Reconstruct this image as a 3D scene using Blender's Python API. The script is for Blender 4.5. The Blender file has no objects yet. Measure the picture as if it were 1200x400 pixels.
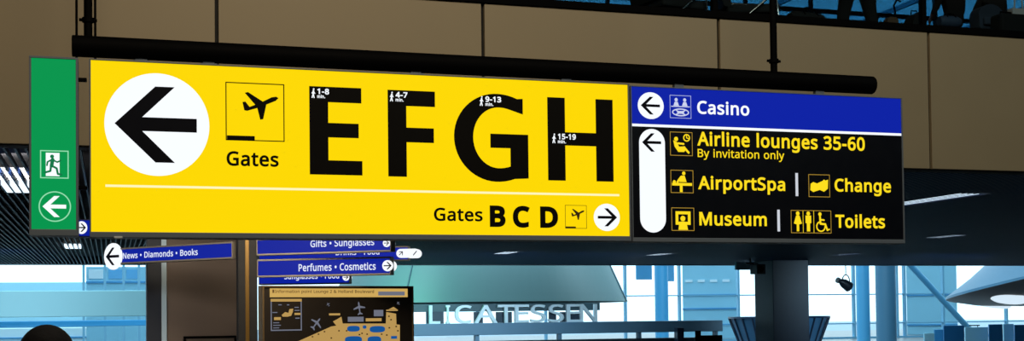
import bpy, bmesh, math, random
from mathutils import Vector, Matrix
from mathutils.geometry import delaunay_2d_cdt

random.seed(7)
scene = bpy.context.scene
COL = scene.collection
R = math.radians
EYE = 1.6
ROOF = 16.0

# ---------------------------------------------------------------- frame of the place
# camera: photograph of 1200 x 400, focal length 1500 px, principal point (600, 330)
FPX, CX, CY = 1500.0, 600.0, 330.0
PITCH, ROLL, YAW = R(1.59636), R(0.67695), R(17.45516)
SX, SY = -3.61556, 11.0                       # left foot of the sign plane on the floor
UX, UY = math.cos(YAW), math.sin(YAW)         # along the sign, to the right
NX, NY = -math.sin(YAW), math.cos(YAW)        # into the depth


def ray(x, y):
    xr, yr = x - CX, CY - y
    h = xr * math.cos(ROLL) + yr * math.sin(ROLL)
    v = -xr * math.sin(ROLL) + yr * math.cos(ROLL)
    return Vector((h, FPX * math.cos(PITCH) - v * math.sin(PITCH),
                   FPX * math.sin(PITCH) + v * math.cos(PITCH)))


def hit(x, y, off=0.0):
    """measured point of the photo on a plane parallel to the sign -> (u, z)"""
    d = ray(x, y)
    ox, oy = SX + off * NX, SY + off * NY
    t = (ox * NX + oy * NY) / (d.x * NX + d.y * NY)
    p = d * t
    return ((p.x - SX) * UX + (p.y - SY) * UY, p.z + EYE)


def W(u, n, z=0.0):
    return Vector((SX + u * UX + n * NX, SY + u * UY + n * NY, z))


# ---------------------------------------------------------------- materials
def lin(c):
    return tuple(((v / 255) / 12.92 if v / 255 <= .04045 else ((v / 255 + .055) / 1.055) ** 2.4) for v in c)


_M = {}


def P(name, c, rough=.5, metal=0.0, noise=0.0, scale=8.0, bump=0.0):
    if name in _M:
        return _M[name]
    m = bpy.data.materials.new(name)
    m.use_nodes = True
    nt = m.node_tree
    b = nt.nodes['Principled BSDF']
    l = lin(c)
    b.inputs['Base Color'].default_value = (*l, 1)
    b.inputs['Roughness'].default_value = rough
    b.inputs['Metallic'].default_value = metal
    tc = nt.nodes.new('ShaderNodeTexCoord')
    nz = nt.nodes.new('ShaderNodeTexNoise')
    nz.inputs['Scale'].default_value = scale
    nz.inputs['Detail'].default_value = 4
    nt.links.new(tc.outputs['Object'], nz.inputs['Vector'])
    mr = nt.nodes.new('ShaderNodeMapRange')
    mr.inputs['To Min'].default_value = max(0.02, rough - .05)
    mr.inputs['To Max'].default_value = min(1, rough + .05)
    nt.links.new(nz.outputs['Fac'], mr.inputs['Value'])
    nt.links.new(mr.outputs['Result'], b.inputs['Roughness'])
    if noise:
        mx = nt.nodes.new('ShaderNodeMix')
        mx.data_type = 'RGBA'
        mx.inputs[6].default_value = (*[v * (1 - noise) for v in l], 1)
        mx.inputs[7].default_value = (*[min(1, v * (1 + noise)) for v in l], 1)
        nt.links.new(nz.outputs['Fac'], mx.inputs[0])
        nt.links.new(mx.outputs[2], b.inputs['Base Color'])
    if bump:
        bp = nt.nodes.new('ShaderNodeBump')
        bp.inputs['Strength'].default_value = bump
        bp.inputs['Distance'].default_value = .01
        nt.links.new(nz.outputs['Fac'], bp.inputs['Height'])
        nt.links.new(bp.outputs['Normal'], b.inputs['Normal'])
    _M[name] = m
    return m


def E(name, c, s=1.0, sample=False):
    if name in _M:
        return _M[name]
    m = bpy.data.materials.new(name)
    m.use_nodes = True
    nt = m.node_tree
    b = nt.nodes['Principled BSDF']
    b.inputs['Base Color'].default_value = (0, 0, 0, 1)
    b.inputs['Roughness'].default_value = .6
    b.inputs['Specular IOR Level'].default_value = .1
    b.inputs['Emission Color'].default_value = (*lin(c), 1)
    b.inputs['Emission Strength'].default_value = s
    if not sample:
        m.cycles.emission_sampling = 'NONE'
    _M[name] = m
    return m


def G(name, tint, gloss=.06):
    """thin glazing: tinted clear pane with a weak reflection"""
    if name in _M:
        return _M[name]
    m = bpy.data.materials.new(name)
    m.use_nodes = True
    nt = m.node_tree
    nt.nodes.clear()
    o = nt.nodes.new('ShaderNodeOutputMaterial')
    t = nt.nodes.new('ShaderNodeBsdfTransparent')
    t.inputs[0].default_value = (*tint, 1)
    g = nt.nodes.new('ShaderNodeBsdfGlossy')
    g.inputs['Roughness'].default_value = .02
    mx = nt.nodes.new('ShaderNodeMixShader')
    mx.inputs[0].default_value = gloss
    nt.links.new(t.outputs[0], mx.inputs[1])
    nt.links.new(g.outputs[0], mx.inputs[2])
    nt.links.new(mx.outputs[0], o.inputs[0])
    _M[name] = m
    return m


black = P('black_metal', (4, 4, 5), .7)
black.node_tree.nodes['Principled BSDF'].inputs['Specular IOR Level'].default_value = .06
frame_grey = P('sign_housing_grey', (112, 122, 134), .5)
dark_panel = P('sign_dark_navy_face', (8, 11, 22), .35)
vinyl = P('black_vinyl', (7, 5, 3), .7)
navy_vinyl = P('dark_navy_vinyl', (8, 11, 24), .7)
for m_ in (vinyl, navy_vinyl):
    m_.node_tree.nodes['Principled BSDF'].inputs['Specular IOR Level'].default_value = .15
chrome = P('chrome', (190, 195, 200), .15, 1.0)
yellow = E('lit_yellow_face', (254, 217, 2), 1.0, True)
ytext = E('lit_yellow_lettering', (255, 222, 30), 1.0)
yframe = E('lit_dim_yellow_outline', (176, 140, 52), 1.0)
white = E('lit_white', (245, 250, 255), 1.05)
wline = E('lit_pale_yellow_line', (255, 248, 190), 1.0)
blue = E('lit_blue_face', (12, 34, 165), 1.0, True)
blue_finger = E('lit_deep_blue_face', (12, 34, 160), .95)
green = E('lit_green_face', (4, 150, 78), 1.0, True)
wgreen = E('lit_mint_outline', (150, 225, 180), 1.0)


# ---------------------------------------------------------------- mesh builder
def fill(loops):
    """triangles of a filled outline with holes (holes wind the other way)"""
    pts, edges = [], []
    for l in loops:
        o = len(pts)
        pts += [Vector((p[0], p[1])) for p in l]
        edges += [(o + i, o + (i + 1) % len(l)) for i in range(len(l))]
    xs = [p.x for p in pts]; ys = [p.y for p in pts]
    k = max(max(xs) - min(xs), max(ys) - min(ys), 1e-9)
    c0 = Vector((min(xs), min(ys)))
    vs, _, fs, *_ = delaunay_2d_cdt([(p - c0) / k for p in pts], edges, [], 0, 1e-7)
    L = [[(Vector((p[0], p[1])) - c0) / k for p in l] for l in loops]

    def wind(c):
        w = 0
        for l in L:
            for i in range(len(l)):
                a, q = l[i], l[(i + 1) % len(l)]
                if (a.y <= c.y) != (q.y <= c.y):
                    x = a.x + (c.y - a.y) / (q.y - a.y) * (q.x - a.x)
                    if x > c.x:
                        w += 1 if q.y > a.y else -1
        return w
    tri = []
    for f in fs:
        c = (vs[f[0]] + vs[f[1]] + vs[f[2]]) / 3
        ar = (vs[f[1]] - vs[f[0]]).cross(vs[f[2]] - vs[f[0]])
        if abs(ar) > 1e-10 and wind(c):
            tri.append(tuple(f) if ar > 0 else tuple(reversed(f)))
    return [tuple(v * k + c0) for v in vs], tri


class MB:
    def __init__(s):
        s.v, s.f = [], []

    def add(s, vs, fs):
        o = len(s.v)
        s.v += [tuple(p) for p in vs]
        s.f += [tuple(i + o for i in f) for f in fs]
        return s

    def box(s, x0, x1, y0, y1, z0, z1, b=0.0):
        if x1 < x0: x0, x1 = x1, x0
        if y1 < y0: y0, y1 = y1, y0
        if z1 < z0: z0, z1 = z1, z0
        b = min(b, .45 * (x1 - x0), .45 * (y1 - y0), .45 * (z1 - z0))
        if b <= 0:
            vs = [(x, y, z) for z in (z0, z1) for y in (y0, y1) for x in (x0, x1)]
            return s.add(vs, [(0, 2, 3, 1), (4, 5, 7, 6), (0, 1, 5, 4), (2, 6, 7, 3), (0, 4, 6, 2), (1, 3, 7, 5)])
        bm = bmesh.new()
        bmesh.ops.create_cube(bm, size=1)
        for v in bm.verts:
            v.co = Vector(((x0 + x1) / 2 + v.co.x * (x1 - x0), (y0 + y1) / 2 + v.co.y * (y1 - y0),
                           (z0 + z1) / 2 + v.co.z * (z1 - z0)))
        bmesh.ops.bevel(bm, geom=bm.edges[:], offset=b, segments=2, affect='EDGES', profile=.5)
        bm.verts.index_update()
        s.add([v.co for v in bm.verts], [[v.index for v in f.verts] for f in bm.faces])
        bm.free()
        return s

    def tube(s, pts, r, n=12, cap=True):
        pts = [Vector(p) for p in pts]
        rs = r if isinstance(r, (list, tuple)) else [r] * len(pts)
        rings = []
        t0 = (pts[1] - pts[0]).normalized()
        ref = Vector((0, 0, 1)) if abs(t0.z) < .9 else Vector((1, 0, 0))
        a = t0.cross(ref).normalized()
        for i, p in enumerate(pts):
            t = (pts[min(i + 1, len(pts) - 1)] - pts[max(i - 1, 0)]).normalized()
            a = (a - t * a.dot(t)).normalized()
            b = t.cross(a)
            rings.append([p + (a * math.cos(2 * math.pi * k / n) + b * math.sin(2 * math.pi * k / n)) * rs[i] for k in range(n)])
        vs = [q for g in rings for q in g]
        fs = []
        for i in range(len(pts) - 1):
            for k in range(n):
                fs.append((i * n + k, i * n + (k + 1) % n, (i + 1) * n + (k + 1) % n, (i + 1) * n + k))
        if cap:
            fs.append(tuple(range(n - 1, -1, -1)))
            fs.append(tuple((len(pts) - 1) * n + k for k in range(n)))
        return s.add(vs, fs)

    def lathe(s, prof, n=48, cx=0.0, cy=0.0, a0=0.0, a1=2 * math.pi):
        vs, fs = [], []
        full = abs(a1 - a0 - 2 * math.pi) < 1e-6
        m = n if full else n + 1
        for r, z in prof:
            for k in range(m):
                a = a0 + (a1 - a0) * k / n
                vs.append((cx + r * math.cos(a), cy + r * math.sin(a), z))
        for i in range(len(prof) - 1):
            for k in range(n):
                k2 = (k + 1) % m
                fs.append((i * m + k, i * m + k2, (i + 1) * m + k2, (i + 1) * m + k))
        return s.add(vs, fs)

    def ell(s, c, r, n=20, m=12, zmin=-1.0):
        vs, fs = [], []
        for j in range(m + 1):
            ph = -math.pi / 2 + math.pi * j / m
            zz = max(math.sin(ph), zmin)
            cr = math.cos(ph)
            for k in range(n):
                a = 2 * math.pi * k / n
                vs.append((c[0] + r[0] * cr * math.cos(a), c[1] + r[1] * cr * math.sin(a), c[2] + r[2] * zz))
        for j in range(m):
            for k in range(n):
                fs.append((j * n + k, j * n + (k + 1) % n, (j + 1) * n + (k + 1) % n, (j + 1) * n + k))
        return s.add(vs, fs)

    def prism(s, poly, y0, y1):
        """polygon in (x, z) extruded along y"""
        return s.extrude([poly], y0, y1)

    def extrude(s, loops, y0, y1):
        fv, tri = fill(loops)
        n = len(fv)
        s.add([(x, y0, z) for x, z in fv] + [(x, y1, z) for x, z in fv], tri + [tuple(i + n for i in reversed(t)) for t in tri])
        for l in loops:
            m = len(l)
            s.add([(x, y0, z) for x, z in l] + [(x, y1, z) for x, z in l], [(i, (i + 1) % m, (i + 1) % m + m, i + m) for i in range(m)])
        return s

    def build(s, name, m, parent=None, smooth=False, loc=None, rotz=None):
        me = bpy.data.meshes.new(name)
        me.from_pydata(s.v, [], s.f)
        me.update()
        bm = bmesh.new()
        bm.from_mesh(me)
        bmesh.ops.remove_doubles(bm, verts=bm.verts, dist=1e-6)
        bmesh.ops.recalc_face_normals(bm, faces=bm.faces)
        bm.to_mesh(me)
        bm.free()
        me.materials.append(m)
        if smooth:
            for p in me.polygons:
                p.use_smooth = True
            try:
                me.set_sharp_from_angle(angle=R(40))
            except Exception:
                pass
        o = bpy.data.objects.new(name, me)
        COL.objects.link(o)
        if parent:
            o.parent = parent
        if loc is not None:
            o.location = loc
        if rotz is not None:
            o.rotation_euler = (0, 0, rotz)
        return o


class Flat:
    """flat sign graphics in (x, z) of a sign's front, triangulated, at a height y in front of it"""

    def __init__(s, y=-.003):
        s.v, s.f, s.y = [], [], y

    def loops(s, loops):
        fv, tri = fill(loops)
        o = len(s.v)
        s.v += [(p[0], s.y, p[1]) for p in fv]
        s.f += [tuple(i + o for i in t) for t in tri]
        return s

    def poly(s, p):
        return s.loops([p])

    def rect(s, x0, z0, x1, z1):
        return s.loops([[(x0, z0), (x1, z0), (x1, z1), (x0, z1)]])

    def ell(s, cx, cz, rx, rz, n=48):
        return s.loops([[(cx + rx * math.cos(2 * math.pi * k / n), cz + rz * math.sin(2 * math.pi * k / n)) for k in range(n)]])

    def line(s, a, b, w, cap=True):
        a, b = Vector(a), Vector(b)
        d = (b - a)
        if d.length < 1e-9:
            return s
        d.normalize()
        q = Vector((-d.y, d.x)) * (w / 2)
        s.loops([[tuple(a - q), tuple(b - q), tuple(b + q), tuple(a + q)]])
        if cap:
            s.ell(a.x, a.y, w / 2, w / 2, 12)
            s.ell(b.x, b.y, w / 2, w / 2, 12)
        return s

    def path(s, pts, w, closed=False):
        for i in range(len(pts) - (0 if closed else 1)):
            s.line(pts[i], pts[(i + 1) % len(pts)], w)
        return s

    def outline(s, x0, z0, x1, z1, w):
        s.rect(x0, z0, x1, z0 + w); s.rect(x0, z1 - w, x1, z1)
        s.rect(x0, z0 + w, x0 + w, z1 - w); s.rect(x1 - w, z0 + w, x1, z1 - w)
        return s

    def ring(s, cx, cz, rx, rz, w, n=48):
        for k in range(n):
            a, b = 2 * math.pi * k / n, 2 * math.pi * (k + 1) / n
            s.loops([[(cx + rx * math.cos(a), cz + rz * math.sin(a)), (cx + rx * math.cos(b), cz + rz * math.sin(b)),
                      (cx + (rx - w) * math.cos(b), cz + (rz - w) * math.sin(b)), (cx + (rx - w) * math.cos(a), cz + (rz - w) * math.sin(a))]])
        return s

    def build(s, name, m, parent):
        me = bpy.data.meshes.new(name)
        me.from_pydata(s.v, [], s.f)
        me.update()
        me.materials.append(m)
        o = bpy.data.objects.new(name, me)
        COL.objects.link(o)
        o.parent = parent
        return o


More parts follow.
